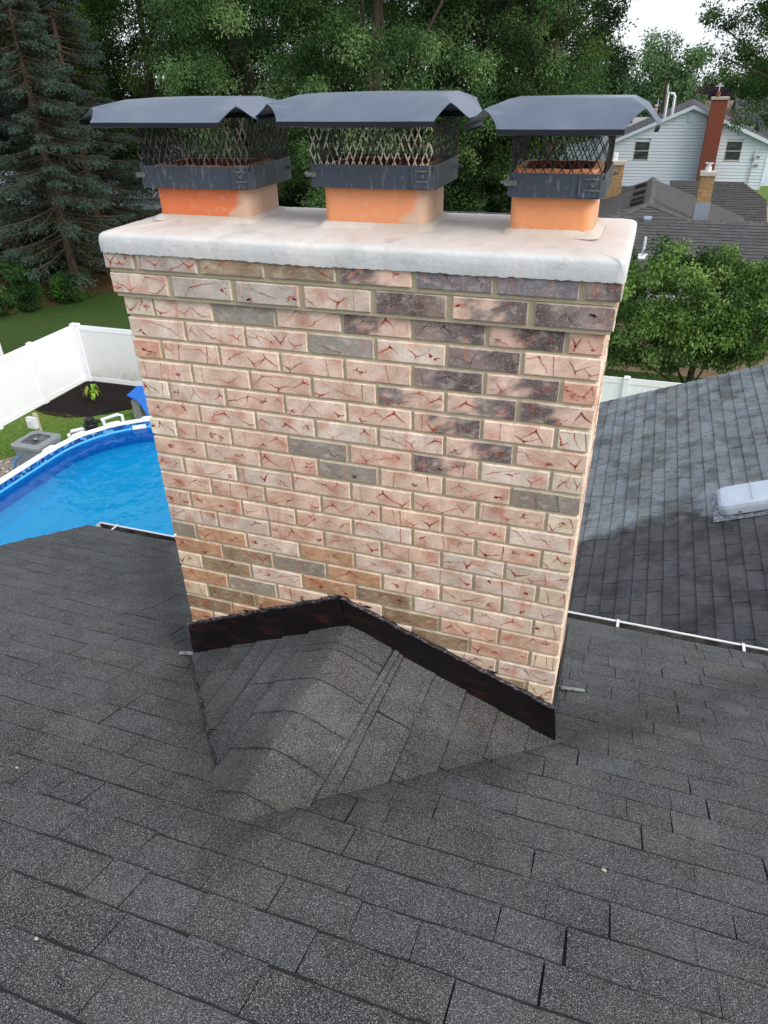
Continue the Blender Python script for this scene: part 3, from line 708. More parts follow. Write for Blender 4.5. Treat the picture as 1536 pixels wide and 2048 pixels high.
for (x,y,where) in ((1.62,-.62,'right of the cricket foot'),(.02,-.9,'farthest left on the roof'),(.52,-1.32,'close to the bottom edge of the picture')):
    mb=MB(); c=onroof(x,y,.013); r_=rs.uniform(.003,.005)
    fr=[]
    for k in range(5):
        a=math.pi*(k+.5)/5; fr.append([c+Vector((r_*math.sin(a)*math.cos(b)*rs.uniform(.8,1.2)*1.5,r_*math.sin(a)*math.sin(b),r_*.7*math.cos(a))) for b in np.linspace(0,2*math.pi,8)[:-1]])
    loft(mb,fr,cap0=True); o=mb.build('pebble',['pebble']); tag(o,'tiny pale pebble on the dark shingles, '+where,'pebble','pebbles on the near roof')
exec_bg=True
#BG#
# ================================================================= GROUND
def hgt(x,y):
    h=-7.9
    if y>26: h+=.033*min(y-26,26)
    if y>56: h-=.09*min(y-56,40)
    if y>130: h-=.09*(y-130)
    return h
def axis(lo,hi,near0,near1,stepn,ratio=1.25):
    a=[near0]
    while a[-1]<near1: a.append(a[-1]+stepn)
    s_=stepn; up=a[-1]
    while up<hi: s_*=ratio; up+=s_; a.append(up)
    s_=stepn; dn=near0; b=[]
    while dn>lo: s_*=ratio; dn-=s_; b.append(dn)
    return sorted(b)+a
xs=axis(-700,700,-40,20,1.5); ys=axis(-300,900,0,90,1.5)
mb=MB(); V=[(x,y,hgt(x,y)) for x in xs for y in ys]; ny=len(ys)
mb.add(V,[(i*ny+j,(i+1)*ny+j,(i+1)*ny+j+1,i*ny+j+1) for i in range(len(xs)-1) for j in range(ny-1)])
M['grass']=mat('grass',srgb(96,130,60),rough=.95,spec=.1,layers=[(.5,(1,1,1),.4,.65,srgb(122,134,74),.55,6),(6,(1,1,1),.45,.7,srgb(72,104,44),.7,6),(40,(1,1,1),.5,.68,srgb(126,148,84),.55,3),(90,(1,1,1),.55,.7,srgb(50,80,34),.6,2)],bump=[(60,.6,.03)])
tag(mb.build('ground',['grass']),kind='structure')
# the neighbour's lawn beyond the fence, tree shade painted in as deeper green
M['grass_shade']=mat('grass_shade',srgb(58,84,40),rough=.95,spec=.1,layers=[(.6,(1,1,1),.42,.65,srgb(70,84,44),.6,6),(6,(1,1,1),.45,.7,srgb(44,66,32),.7,6),(60,(1,1,1),.5,.68,srgb(84,104,58),.4,3)],bump=[(60,.6,.03)])
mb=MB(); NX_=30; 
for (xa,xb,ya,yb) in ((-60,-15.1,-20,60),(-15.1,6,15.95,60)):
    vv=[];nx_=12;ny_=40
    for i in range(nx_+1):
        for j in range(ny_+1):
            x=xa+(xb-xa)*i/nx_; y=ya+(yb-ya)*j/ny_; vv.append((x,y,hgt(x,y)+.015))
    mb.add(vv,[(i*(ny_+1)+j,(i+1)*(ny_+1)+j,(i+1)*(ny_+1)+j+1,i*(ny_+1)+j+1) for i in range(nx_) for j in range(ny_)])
tag(mb.build('lawn',['grass_shade']),kind='structure')
# brown leaf-litter under the wood behind the lawn
def blob_sheet(name,pts,z,mt,n=6,amp=.18,seed=0,hf=None):
    rs=random.Random(seed); out=[]
    for i,(a,b) in enumerate(zip(pts,pts[1:]+pts[:1])):
        for k in range(n):
            t=k/n; out.append((a[0]+(b[0]-a[0])*t+(rs.uniform(-amp,amp) if k else 0),a[1]+(b[1]-a[1])*t+(rs.uniform(-amp,amp) if k else 0)))
    mb=MB(); mb.add([(x,y,(hf(x,y) if hf else -7.9)+z) for x,y in out],[tuple(range(len(out)))]); return mb.build(name,[mt])
M['litter']=mat('litter',srgb(92,74,52),rough=1,spec=.05,layers=[(3,(1,1,1),.4,.6,srgb(66,62,38),.8,6),(40,(1,1,1),.5,.65,srgb(128,108,78),.6,4)],bump=[(30,.6,.04)])
mb=MB(); L=[(-60,2),(-40,10),(-27.5,17.5),(-24.3,19.5),(-22.4,22.0),(-21.6,24.5),(-20.4,27),(-17,29.5),(-10,32),(-3,34)]
for a,b in zip(L,L[1:]):
    for k in range(8):
        t0,t1=k/8,(k+1)/8; rs=random.Random(k+int(a[0]*7))
        p=[(a[0]+(b[0]-a[0])*t,a[1]+(b[1]-a[1])*t) for t in (t0,t1)]
        Q=[(p[0][0],p[0][1]),(p[1][0],p[1][1]),(p[1][0]-30,p[1][1]+45),(p[0][0]-30,p[0][1]+45)]
        n=10; vv=[]
        for q in range(n+1):
            s_=(q/n)**1.5
            for (c,d) in ((Q[0],Q[3]),(Q[1],Q[2])):
                x=c[0]+(d[0]-c[0])*s_; y=c[1]+(d[1]-c[1])*s_; vv.append((x,y,hgt(x,y)+.03))
        mb.add(vv,[(2*q,2*q+1,2*q+3,2*q+2) for q in range(n)])
tag(mb.build('woodland_floor',['litter']),kind='structure')
M['mulch']=mat('mulch',srgb(38,34,34),rough=1,spec=.05,layers=[(30,(1,1,1),.5,.7,srgb(64,56,54),.6,5),(14,(1,1,1),.68,.72,srgb(150,128,112),.7,3)],bump=[(40,1,.05)])
bed=[(-14.86,13.3),(-14.3,13.15),(-13.6,13.1),(-12.9,13.4),(-12.3,14.0),(-11.7,14.7),(-10.8,15.2),(-10.2,15.7),(-14.86,15.7)]
tag(blob_sheet('mulch_bed',bed,.03,'mulch',amp=.03),kind='structure')
M['gravel']=mat('gravel',srgb(150,142,130),rough=.95,layers=[(16,(1,1,1),.45,.6,srgb(88,82,76),.8,2),(24,(1,1,1),.55,.65,srgb(196,190,178),.7,2)],bump=[(18,1,.06)])
gp=[(-12.2+1.25*math.cos(a),9.9+1.5*math.sin(a)) for a in np.linspace(0,2*math.pi,17)[:-1]]
tag(blob_sheet('gravel_bed',gp,.025,'gravel',amp=.03,n=3),kind='structure')
M['stone']=mat('stone',attr=True,rough=.9)
rs=random.Random(4); mb=MB()
for _ in range(700):
    a=rs.uniform(0,6.28); d=rs.random()**.5; x=-12.2+1.2*d*math.cos(a); y=9.9+1.45*d*math.sin(a); s_=rs.uniform(.02,.05); g=rs.uniform(90,200)
    V=[(x+s_*math.cos(b)*rs.uniform(.7,1.2),y+s_*math.sin(b)*rs.uniform(.7,1.2),-7.872) for b in (0,1.2,2.4,3.6,4.8)]+[(x,y,-7.87+s_*.8)]
    mb.add(V,[(i,(i+1)%5,5) for i in range(5)],0,srgb(g,g*.95,g*.88))
tag(mb.build('gravel',['stone']),'grey and tan river gravel round the pool heater','gravel',kind='stuff')
# grass blades on the near lawn strip
def cards(pos,ax,up,sa_,sb,col):
    """kite-shaped leaves: pos (n,3), ax,up unit (n,3), sizes (n,), col (n,3)"""
    n=len(pos); V=np.empty((n,4,3),np.float32)
    V[:,0]=pos; V[:,1]=pos+ax*(sa_*.45)[:,None]+up*(sb*.5)[:,None]; V[:,2]=pos+ax*sa_[:,None]; V[:,3]=pos+ax*(sa_*.45)[:,None]-up*(sb*.5)[:,None]
    return V.reshape(-1,3),np.repeat(col,4,axis=0)
def build_cards(name,V,K,mt,parent=None,extra=None):
    n=len(V)//4; me=bpy.data.meshes.new(name); me.vertices.add(len(V)); me.vertices.foreach_set('co',V.astype(np.float32).ravel())
    me.loops.add(len(V)); me.loops.foreach_set('vertex_index',np.arange(len(V),dtype=np.int32))
    me.polygons.add(n); me.polygons.foreach_set('loop_start',np.arange(0,len(V),4,dtype=np.int32)); me.polygons.foreach_set('loop_total',np.full(n,4,np.int32))
    me.materials.append(M[mt]); at=me.color_attributes.new('Col','FLOAT_COLOR','POINT'); a=np.ones((len(V),4),np.float32); a[:,:3]=K; at.data.foreach_set('color',a.ravel())
    me.update(calc_edges=True); me.validate()
    o=bpy.data.objects.new(name,me); C.objects.link(o)
    if parent: o.parent=parent
    return o
def unit(a): return a/(np.linalg.norm(a,axis=1,keepdims=True)+1e-9)
def lin(c): return np.array(srgb(*c),np.float32)
g=np.random.default_rng(5)
M['leaf']=mat('leaf',attr=True,rough=.7,spec=.12,trans=.25)
M['bladegrass']=mat('bladegrass',attr=True,rough=.8,spec=.1,trans=.2)
n=60000
px=g.uniform(-14.8,-9.6,n); py=g.uniform(6.5,15.6,n)
keep=~((px<-10.1)&(py>13.3)&(py>13.1+np.maximum(0,(px+13)*.8)))&(((px+12.2)/1.25)**2+((py-9.9)/1.5)**2>1)
px,py=px[keep],py[keep]; n=len(px)
pos=np.stack([px,py,np.full(n,-7.9)],1); ax=unit(np.stack([g.normal(0,.35,n),g.normal(0,.35,n),np.ones(n)],1)); up=unit(np.cross(ax,g.normal(size=(n,3))))
col=lin((104,140,60))*g.uniform(.6,1.3,(n,1))*(1+.0*px[:,None])
dry=g.random(n)<np.clip((py-12.2)*.5,0,.5)*(px<-13); col[dry]=lin((150,134,84))
V_,K_=cards(pos,ax,up,g.uniform(.03,.07,n),np.full(n,.012),col)
tag(build_cards('lawn_grass',V_,K_,'bladegrass'),'short green grass growing between the pool and white fence','grass',kind='stuff')
def mildew():
    mt=M['vinyldirty']; n=mt.node_tree; bs=n.nodes['Principled BSDF']
    for nd in list(n.nodes):
        if nd.type=='MAP_RANGE': mrn=nd
    tc=n.nodes.new('ShaderNodeTexCoord'); sp=n.nodes.new('ShaderNodeSeparateXYZ'); n.links.new(tc.outputs['Object'],sp.inputs[0])
    mr=n.nodes.new('ShaderNodeMapRange'); mr.inputs[1].default_value=-7.25; mr.inputs[2].default_value=-7.65; mr.inputs[3].default_value=.12; mr.inputs[4].default_value=1; n.links.new(sp.outputs[2],mr.inputs[0])
    mu=n.nodes.new('ShaderNodeMath'); mu.operation='MULTIPLY'; tgt=mrn.outputs[0].links[0].to_socket; n.links.new(mrn.outputs[0],mu.inputs[0]); n.links.new(mr.outputs[0],mu.inputs[1]); n.links.new(mu.outputs[0],tgt)
mildew()
# ================================================================= FENCE
def fence_run(name,label,cat_group,posts,zb=-7.9,h=1.83,dirty=False):
    t=thing(name,label,'fence',(posts[0][0],posts[0][1],zb),'white vinyl privacy fence runs')
    for i,(x,y) in enumerate(posts[:]):
        mb=MB(); s_=.064; mb.box(x-s_,x+s_,y-s_,y+s_,zb,zb+h+.03)
        mb.add([(x-.078,y-.078,zb+h+.03),(x+.078,y-.078,zb+h+.03),(x+.078,y+.078,zb+h+.03),(x-.078,y+.078,zb+h+.03),(x-.078,y-.078,zb+h+.055),(x+.078,y-.078,zb+h+.055),(x+.078,y+.078,zb+h+.055),(x-.078,y+.078,zb+h+.055),(x,y,zb+h+.095)],
          [(3,2,1,0),(0,1,5,4),(1,2,6,5),(2,3,7,6),(3,0,4,7),(4,5,8),(5,6,8),(6,7,8),(7,4,8)])
        mb.build('post',['vinyl'],t)
    for (a,b) in zip(posts,posts[1:]):
        A=Vector((*a,0));B_=Vector((*b,0)); d=(B_-A).normalized(); L=(B_-A).length-.128; A=A+d*.064; nn=Vector((-d.y,d.x,0))
        mb=MB(); nb=max(4,round(L/.17)); w=L/nb
        for k in range(nb):
            c=A+d*(w*(k+.5)); mb.obox((c.x,c.y,zb+h/2+.03),d*(w/2-.003),nn*.011,Vector((0,0,h/2-.1)),0)
        mb.obox(((A+d*L/2).x,(A+d*L/2).y,zb+h/2+.03),d*(L/2),nn*.006,Vector((0,0,h/2-.1)),0)
        mb.build('panel',['vinyldirty' if dirty and a[0]<-11 else 'vinyl'],t)
        for zz,hh_ in ((zb+h-.045,.07),(zb+.11,.07)):
            mb=MB(); mb.obox(((A+d*L/2).x,(A+d*L/2).y,zz),d*(L/2),nn*.026,Vector((0,0,hh_)),0); mb.build('rail',['vinyl'],t)
    return t
fence_run('vinyl_fence','white vinyl fence run along the left side of the pool yard','',[(-14.9,15.73-1.87*k) for k in range(6)])
fence_run('vinyl_fence','white vinyl fence run along the back, green mildew low beside the mulch bed','',[(-14.9+2.36*k+(.064+.064 if k==0 else 0),15.75) for k in range(0,10)],dirty=2)
# pale panel beyond the fence, far left
t=thing('garden_shed','pale grey shed corner just beyond the left fence','shed',(-20.2,16.6,-7.9)); 
mb=MB(); mb.box(-21.4,-19.5,15.4,17.0,-7.9,-6.3); mb.build('wall',['vinyl'],t)
mb=MB(); mb.add([(-21.5,15.3,-6.3),(-19.4,15.3,-6.3),(-19.4,17.1,-6.3),(-21.5,17.1,-6.3),(-21.5,16.2,-5.9),(-19.4,16.2,-5.9)],[(0,1,5,4),(2,3,4,5),(0,4,3),(1,2,5),(3,2,1,0)]); mb.build('roof',['dull'],t)
# ================================================================= POOL
t=thing('swimming_pool','oval above-ground pool with white rail, mosaic liner and bright blue water','pool',(-8.05,6,-7.9))
pc=(-8.05,9.3); pr=2.4; y0p=3.5; RZ=-6.6
def stad(r,n=14):
    pts=[]
    for k in range(n+1):
        a=math.pi*k/n; pts.append((pc[0]+r*math.cos(a),pc[1]+r*math.sin(a)))
    for k in range(n+1):
        a=math.pi+math.pi*k/n; pts.append((pc[0]+r*math.cos(a),y0p+r*math.sin(a)))
    return pts
def wallring(mb,r,z0,z1,mi=0,n=14,flip=False):
    p=stad(r,n); m_=len(p); mb.add([(x,y,z0) for x,y in p]+[(x,y,z1) for x,y in p],[(k,(k+1)%m_,m_+(k+1)%m_,m_+k) for k in range(m_)],mi)
NP=9
mb=MB(); wallring(mb,2.33,-7.9,RZ,0,NP); mb.build('wall',['whitemetal'],t)
mb=MB(); po,pi_=stad(2.44,NP),stad(2.28,NP); m_=len(po)
for zt_,zb_ in ((RZ+.03,RZ),):
    mb.add([(x,y,zt_) for x,y in po]+[(x,y,zt_) for x,y in pi_]+[(x,y,zb_) for x,y in po]+[(x,y,zb_) for x,y in pi_],
       [(k,(k+1)%m_,m_+(k+1)%m_,m_+k) for k in range(m_)]+[(k,2*m_+k,2*m_+(k+1)%m_,(k+1)%m_) for k in range(m_)]+[(m_+k,m_+(k+1)%m_,3*m_+(k+1)%m_,3*m_+k) for k in range(m_)]+[(2*m_+k,3*m_+k,3*m_+(k+1)%m_,2*m_+(k+1)%m_) for k in range(m_)])
rail=mb.build('top_rail',['vinyl'],t)
for k,(x,y) in enumerate(stad(2.36,NP)):
    if y<5: continue
    dx,dy=x-pc[0],max(0,y-pc[1]); a=math.atan2(dy,dx); mb=MB(); u=Vector((math.cos(a),math.sin(a),0)); v=Vector((-math.sin(a),math.cos(a),0))
    mb.obox((x,y,RZ+.027),u*.11,v*.13,Vector((0,0,.022))); mb.obox((x,y,RZ+.02),u*.098,v*.17,Vector((0,0,.018)))
    mb.build('rail_joint',['vinyl'],t)
def liner_mat():
    mt=bpy.data.materials.new('liner'); mt.use_nodes=True; n=mt.node_tree; b=n.nodes['Principled BSDF']; b.inputs['Roughness'].default_value=.5
    tc=n.nodes.new('ShaderNodeTexCoord'); sp=n.nodes.new('ShaderNodeSeparateXYZ'); n.links.new(tc.outputs['Object'],sp.inputs[0])
    v=n.nodes.new('ShaderNodeTexVoronoi'); v.inputs['Scale'].default_value=14; n.links.new(tc.outputs['Object'],v.inputs[0])
    r1=n.nodes.new('ShaderNodeValToRGB'); r1.color_ramp.interpolation='CONSTANT'; e=r1.color_ramp.elements
    e[0].position=0;e[0].color=(*srgb(16,70,140),1); e[1].position=.35;e[1].color=(*srgb(10,110,190),1)
    for p_,c_ in ((.55,srgb(20,44,100)),(.72,srgb(90,160,210)),(.85,srgb(14,84,160))):
        q=e.new(p_); q.color=(*c_,1)
    n.links.new(v.outputs['Color'],r1.inputs[0])
    r2=n.nodes.new('ShaderNodeMapRange'); r2.inputs[1].default_value=RZ-.115; r2.inputs[2].default_value=RZ-.11; n.links.new(sp.outputs[2],r2.inputs[0])
    r3=n.nodes.new('ShaderNodeMapRange'); r3.inputs[1].default_value=RZ-.16; r3.inputs[2].default_value=RZ-.155; n.links.new(sp.outputs[2],r3.inputs[0])
    m1=n.nodes.new('ShaderNodeMix'); m1.data_type='RGBA'; n.links.new(r3.outputs[0],m1.inputs[0]); m1.inputs[6].default_value=(*srgb(0,152,240),1); m1.inputs[7].default_value=(*srgb(100,190,236),1)
    m2=n.nodes.new('ShaderNodeMix'); m2.data_type='RGBA'; n.links.new(r2.outputs[0],m2.inputs[0]); n.links.new(m1.outputs[2],m2.inputs[6]); n.links.new(r1.outputs[0],m2.inputs[7])
    n.links.new(m2.outputs[2],b.inputs['Base Color']); return mt
M['liner']=liner_mat()
M['poolfloor']=mat('poolfloor',srgb(0,186,255),rough=.6,layers=[(1.2,(1,1,1),.45,.7,srgb(0,198,255),.6,3)])
mb=MB(); wallring(mb,2.27,-7.25,RZ-.002,0,28); p=stad(2.27,28); mb.add([(x,y,-7.25) for x,y in p],[tuple(range(len(p)))],1)
# coving between wall and floor
mb.add([(x,y,-7.14) for x,y in stad(2.265,28)]+[(x,y,-7.245) for x,y in stad(2.0,28)],[(k,(k+1)%len(p),len(p)+(k+1)%len(p),len(p)+k) for k in range(len(p))],1)
mb.build('liner',['liner','poolfloor'],t)
def water_mat():
    mt=bpy.data.materials.new('water'); mt.use_nodes=True; n=mt.node_tree; out=n.nodes['Material Output']; n.nodes.remove(n.nodes['Principled BSDF'])
    tr=n.nodes.new('ShaderNodeBsdfTransparent'); tr.inputs[0].default_value=(.6,1,1,1); gl=n.nodes.new('ShaderNodeBsdfGlossy'); gl.inputs['Roughness'].default_value=.03; gl.inputs[0].default_value=(.7,.8,.85,1)
    nz=n.nodes.new('ShaderNodeTexNoise'); nz.inputs['Scale'].default_value=2.6; nz.inputs['Detail'].default_value=3; tc=n.nodes.new('ShaderNodeTexCoord'); n.links.new(tc.outputs['Object'],nz.inputs[0])
    bp=n.nodes.new('ShaderNodeBump'); bp.inputs['Strength'].default_value=.35; bp.inputs['Distance'].default_value=.08; n.links.new(nz.outputs[0],bp.inputs['Height'])
    fr=n.nodes.new('ShaderNodeFresnel'); fr.inputs[0].default_value=1.33; n.links.new(bp.outputs[0],fr.inputs['Normal']); n.links.new(bp.outputs[0],gl.inputs['Normal'])
    mx_=n.nodes.new('ShaderNodeMixShader'); n.links.new(fr.outputs[0],mx_.inputs[0]); n.links.new(tr.outputs[0],mx_.inputs[1]); n.links.new(gl.outputs[0],mx_.inputs[2]); n.links.new(mx_.outputs[0],out.inputs[0]); return mt
M['water']=water_mat()
mb=MB(); p=stad(2.262,28); mb.add([(x,y,RZ-.165) for x,y in p],[tuple(range(len(p)))]); mb.build('water',['water'],t)
mb=MB(); mb.obox((pc[0]+2.25*math.cos(2.2),pc[1]+2.25*math.sin(2.2),RZ-.11),Vector((-math.sin(2.2),math.cos(2.2),0))*.16,Vector((math.cos(2.2),math.sin(2.2),0))*.012,Vector((0,0,.05))); mb.build('skimmer_plate',['vinyl'],t)
# heater, pump, power box, blue scoop
M['hpgrey']=mat('hpgrey',srgb(128,136,140),rough=.6,layers=[(3,(1,1,1),.5,.7,srgb(108,116,118),.5,3)])
M['black']=mat('black',srgb(24,26,30),rough=.45)
t=thing('pool_heater','square grey pool heater with a round fan grille on top','pool heater',(-12.35,10.5,-7.87))
hx,hy,hz=-12.32,10.72,-7.28
mb=MB(); fr=[[(hx+a,hy+b,z) for a,b in rrect(s_,s_,.12)] for (s_,z) in ((.42,-7.87),(.42,hz-.07))]; loft(mb,fr,cap0=True); 
for k in range(14): mb.box(hx-.425,hx+.425,hy-.30,hy+.30,-7.8+k*.036,-7.79+k*.036)
mb.build('body',['hpgrey'],t)
mb=MB(); n=28
sq=rrect(.46,.46,.14,6); circ=[(.35*math.cos(2*math.pi*k/n),.35*math.sin(2*math.pi*k/n)) for k in range(n)]
# align ring start with the first rrect point
A_=[(hx+a,hy+b,hz) for a,b in sq]; B_=[]
for a,b in sq:
    an=math.atan2(b,a); B_.append((hx+.35*math.cos(an),hy+.35*math.sin(an),hz+.02))
Cc=[(hx+a,hy+b,hz-.08) for a,b in sq]; Dd=[(x,y,hz-.06) for x,y,z in B_]
m_=len(sq); mb.add(A_+B_+Cc+Dd,[(k,(k+1)%m_,m_+(k+1)%m_,m_+k) for k in range(m_)]+[(2*m_+k,2*m_+(k+1)%m_,(k+1)%m_,k) for k in range(m_)]+[(m_+k,m_+(k+1)%m_,3*m_+(k+1)%m_,3*m_+k) for k in range(m_)])
mb.build('top_cover',['hpgrey'],t)
mb=MB(); mb.add([(hx+.345*math.cos(a),hy+.345*math.sin(a),hz-.055) for a in np.linspace(0,2*math.pi,29)[:-1]],[tuple(range(28))]); mb.build('fan_well',['black'],t)
mb=MB()
for k in range(10):
    r_=.035+.033*k; pts=[(hx+r_*math.cos(a),hy+r_*math.sin(a),hz+.012) for a in np.linspace(0,2*math.pi,25)]; mb.tube(pts,.003,4)
for k in range(8): a=math.pi*k/8; mb.tube([(hx-.35*math.cos(a),hy-.35*math.sin(a),hz+.014),(hx+.35*math.cos(a),hy+.35*math.sin(a),hz+.014)],.003,4)
mb.tube([(hx,hy,hz-.05),(hx,hy,hz+.02)],.045,12,0); 
mb.build('fan_grille',['black'],t)
mb=MB(); mb.tube([(hx,hy,hz+.015),(hx,hy,hz+.03)],.05,14); 
for k in range(4):
    a=k*1.57; mb.obox((hx+.15*math.cos(a),hy+.15*math.sin(a),hz-.035),Vector((math.cos(a),math.sin(a),0))*.13,Vector((-math.sin(a),math.cos(a),.3))*.05,Vector((0,0,.003)))
mb.build('fan',['dull'],t)
mb=MB(); mb.tube([(-12.45,10.25,-7.5),(-12.5,10.1,-7.55),(-12.5,10.0,-7.75),(-12.3,9.9,-7.84),(-11.5,9.8,-7.85),(-10.6,9.7,-7.7)],.035,8); M['bluehose']=mat('bluehose',srgb(60,110,160),rough=.5); mb.build('hose',['bluehose'],t)
t=thing('power_box','small pale electrical box on a short wooden post behind the pool heater','power box',(-13.0,11.45,-7.9))
mb=MB(); mb.box(-13.02,-12.92,11.48,11.56,-7.9,-6.98); mb.build('post',['pebble'],t)
mb=MB(); mb.box(-13.16,-12.90,11.36,11.475,-7.36,-7.06); mb.box(-13.13,-12.93,11.33,11.36,-7.33,-7.12); mb.build('box',['whitemetal'],t)
t=thing('pool_pump','black pool pump and white pipework standing behind the pool rail','pump',(-11.3,11.3,-7.9))
qx,qy=-11.25,11.55
mb=MB(); mb.tube([(qx,qy,-7.3),(qx,qy,-7.1),(qx,qy,-7.06),(qx,qy,-6.93),(qx,qy,-6.9)],[.15,.16,.13,.13,.09],14); mb.tube([(qx,qy,-7.12),(qx,qy,-7.08)],.19,14); mb.build('body',['black'],t)
mb=MB(); mb.tube([(qx,qy,-7.9),(qx,qy,-7.31)],.26,18); mb.build('filter_tank',['dull'],t)
mb=MB(); mb.tube([(qx+.12,qy,-7.0),(qx+.28,qy+.1,-6.98)],.045,10); mb.build('valve',['black'],t)
mb=MB(); mb.tube([(qx+.26,qy+.1,-6.98),(qx+.66,qy+.3,-6.86),(qx+.76,qy+.34,-6.88),(qx+.78,qy+.34,-7.4)],.04,10); mb.build('pipe',['vinyl'],t); mb=MB(); mb.tube([(qx+.32,qy+.12,-6.97),(qx+.4,qy+.12,-7.45)],.04,10)
mb.build('pipe',['vinyl'],t); mb=MB(); mb.tube([(qx-.1,qy-.1,-7.16),(qx-.42,qy-.26,-7.22),(qx-.5,qy-.3,-7.3),(qx-.5,qy-.3,-7.8)],.045,10); mb.build('pipe',['vinyl'],t)
M['bluep']=mat('bluep',srgb(0,96,190),rough=.35)
t=thing('post_with_blue_cover','curved blue plastic cover folded over a grey concrete post by the pool','post',(-11.35,13.64,-7.9))
mb=MB(); mb.box(-11.5,-11.24,13.55,13.8,-7.9,-7.27); mb.build('post',['dull'],t)
mb=MB(); V=[];nn=10
for i in range(nn+1):
    a=i/nn; x=-11.52+.62*a; 
    for j in range(7):
        b=j/6; V.append((x,13.45+.5*b,-7.0+.03*math.sin(a*3)-.75*max(0,a-.55)**1*2*(.6)-.14*math.sin(math.pi*b)*.0-.28*(1-b)*(.3+a)))
for (x,y,z) in list(V): V.append((x,y,z-.02))
n1=len(V)//2; F=[(i*7+j,(i+1)*7+j,(i+1)*7+j+1,i*7+j+1) for i in range(nn) for j in range(6)]
F+= [tuple(n1+q for q in reversed(f)) for f in F]
mb.add(V,F); mb.build('cover',['bluep'],t)
# young plant in the mulch bed
def star_plant(name,label,cat,c,n,L,w,col,seed,grp=None):
    rs=random.Random(seed); mb=MB(); c=Vector(c)
    for k in range(n):
        a=2*math.pi*k/n+rs.uniform(-.4,.4); l=L*rs.uniform(.7,1.1); d=Vector((math.cos(a),math.sin(a),0)); s_=Vector((-d.y,d.x,0)); ww=w*rs.uniform(.8,1.1); hz_=rs.uniform(.15,.4)
        pts=[(0,0,.02),(.25,.6,.6),(.55,1,1.0),(.8,.7,.8),(1,0,.5)]
        cc=srgb(*[q*rs.uniform(.8,1.1) for q in col]); V=[]
        for (t_,wd,h) in pts:
            p=c+d*(l*t_)+Vector((0,0,hz_*h*1.3)); V+=[p-s_*ww*wd/2+Vector((0,0,.02)),p,p+s_*ww*wd/2+Vector((0,0,.02))]
        mb.add(V,[(3*i+q,3*i+3+q,3*i+4+q,3*i+1+q) for i in range(4) for q in (0,1)],0,cc)
    o=mb.build(name,['leaf']); return tag(o,label,cat,grp)
star_plant('hosta_plant','small lime green broad-leaved plant alone in the black mulch bed','plant',(-13.5,14.33,-7.87),14,.27,.12,(142,182,72),3)
# ================================================================= TREES
M['bark']=mat('bark',srgb(76,68,60),rough=.95,layers=[(3,(4,4,.6),.45,.65,srgb(58,50,44),.8,6)],bump=[(8,.6,.05)])
M['barkbrown']=mat('barkbrown',srgb(84,70,60),rough=.95,layers=[(4,(3,3,1),.45,.65,srgb(66,54,46),.8,6)])
def clump_leaves(gn,cents,rad,per,size,cols,flat=.75,droop=.35,top_light=.0):
    Vs=[];Ks=[]
    nC=len(cents); n=nC*per
    ci=np.repeat(np.arange(nC),per)
    d=unit(gn.normal(size=(n,3))); rr_=(gn.random(n)**.45)[:,None]*rad[ci][:,None]
    off=d*rr_; off[:,2]*=flat
    pos=cents[ci]+off
    # twig structure: pull leaves toward sub-centres to make small tufts
    k=6; sc=cents[:,None,:]+ (lambda q:q*np.array([1,1,flat]))(unit(gn.normal(size=(nC*k,3))).reshape(nC,k,3)*(rad[:,None,None]*.85))
    pick=gn.integers(0,k,n); pos=pos*.55+sc[ci,pick]*.45
    ax=unit(d*.7+gn.normal(size=(n,3))*.6+np.array([0,0,-droop])); up=unit(np.cross(ax,gn.normal(size=(n,3))*.6+np.array([0,0,1.])*.0+gn.normal(size=(n,3))*.3))
    cc=cols[ci]*gn.uniform(.7,1.3,(n,1))
    return cards(pos,ax,up,gn.uniform(.7,1.25,n)*size,gn.uniform(.7,1.1,n)*size*.5,cc)
def tree(name,label,cat,base,H,cz,crx,crz,nc,per,size,palette,seed,group=None,cr=(.7,1.3),trunk_r=.3,shell=.5,mask=None,bark='bark',parent=None,lmb=10,off=(0,0),droop=.35):
    gn=np.random.default_rng(seed); rs=random.Random(seed)
    b=Vector(base); t=thing(name,label,cat,tuple(b),group)
    d=unit(gn.normal(size=(nc*3,3))); r=(shell+(1-shell)*gn.random(nc*3)**.7)[:,None]
    P=d*r*np.array([crx,crx,crz]); P=P[P[:,2]>-crz*.92]
    P=P*(1+.18*np.sin(P[:,:1]*1.3+seed)+.15*np.sin(P[:,1:2]*1.7+seed*2))
    P+=np.array([b.x+off[0],b.y+off[1],b.z+cz])
    if mask is not None: P=P[mask(P)]
    P=P[:nc]; rad=gn.uniform(cr[0],cr[1],len(P))
    pal=np.array([lin(c) for c in palette]); cols=pal[gn.integers(0,len(pal),len(P))]*gn.uniform(.75,1.25,(len(P),1))
    V,K=clump_leaves(gn,P,rad,per,size,cols.astype(np.float32),droop=droop)
    o=build_cards('crown',V,K,'leaf',t); o.location=-b
    mb=MB(); top=b+Vector((off[0]*.7,off[1]*.7,cz+crz*.5))
    n=6; pts=[b.lerp(top,i/n)+Vector((rs.uniform(-.2,.2),rs.uniform(-.2,.2),0))*(i>0) for i in range(n+1)]; pts[0].z-=.2
    mb.tube(pts,[trunk_r*(1.25-1.1*i/n) for i in range(n+1)],9)
    for q in range(lmb):
        i=rs.randint(1,n-1); tgt=P[rs.randrange(len(P))]; a=pts[i]; tv=Vector(tgt.tolist()); mid=a.lerp(tv,.5)+Vector((0,0,.5*rs.random()))
        mb.tube([a,mid,tv],[trunk_r*.4,trunk_r*.22,.03],6)
    mb.build('trunk',[bark],t)
    return t
G1=[(80,112,66),(98,130,80),(70,100,58),(58,86,50),(112,142,90)]
G2=[(52,76,40),(66,92,48),(42,62,36),(84,106,52)]
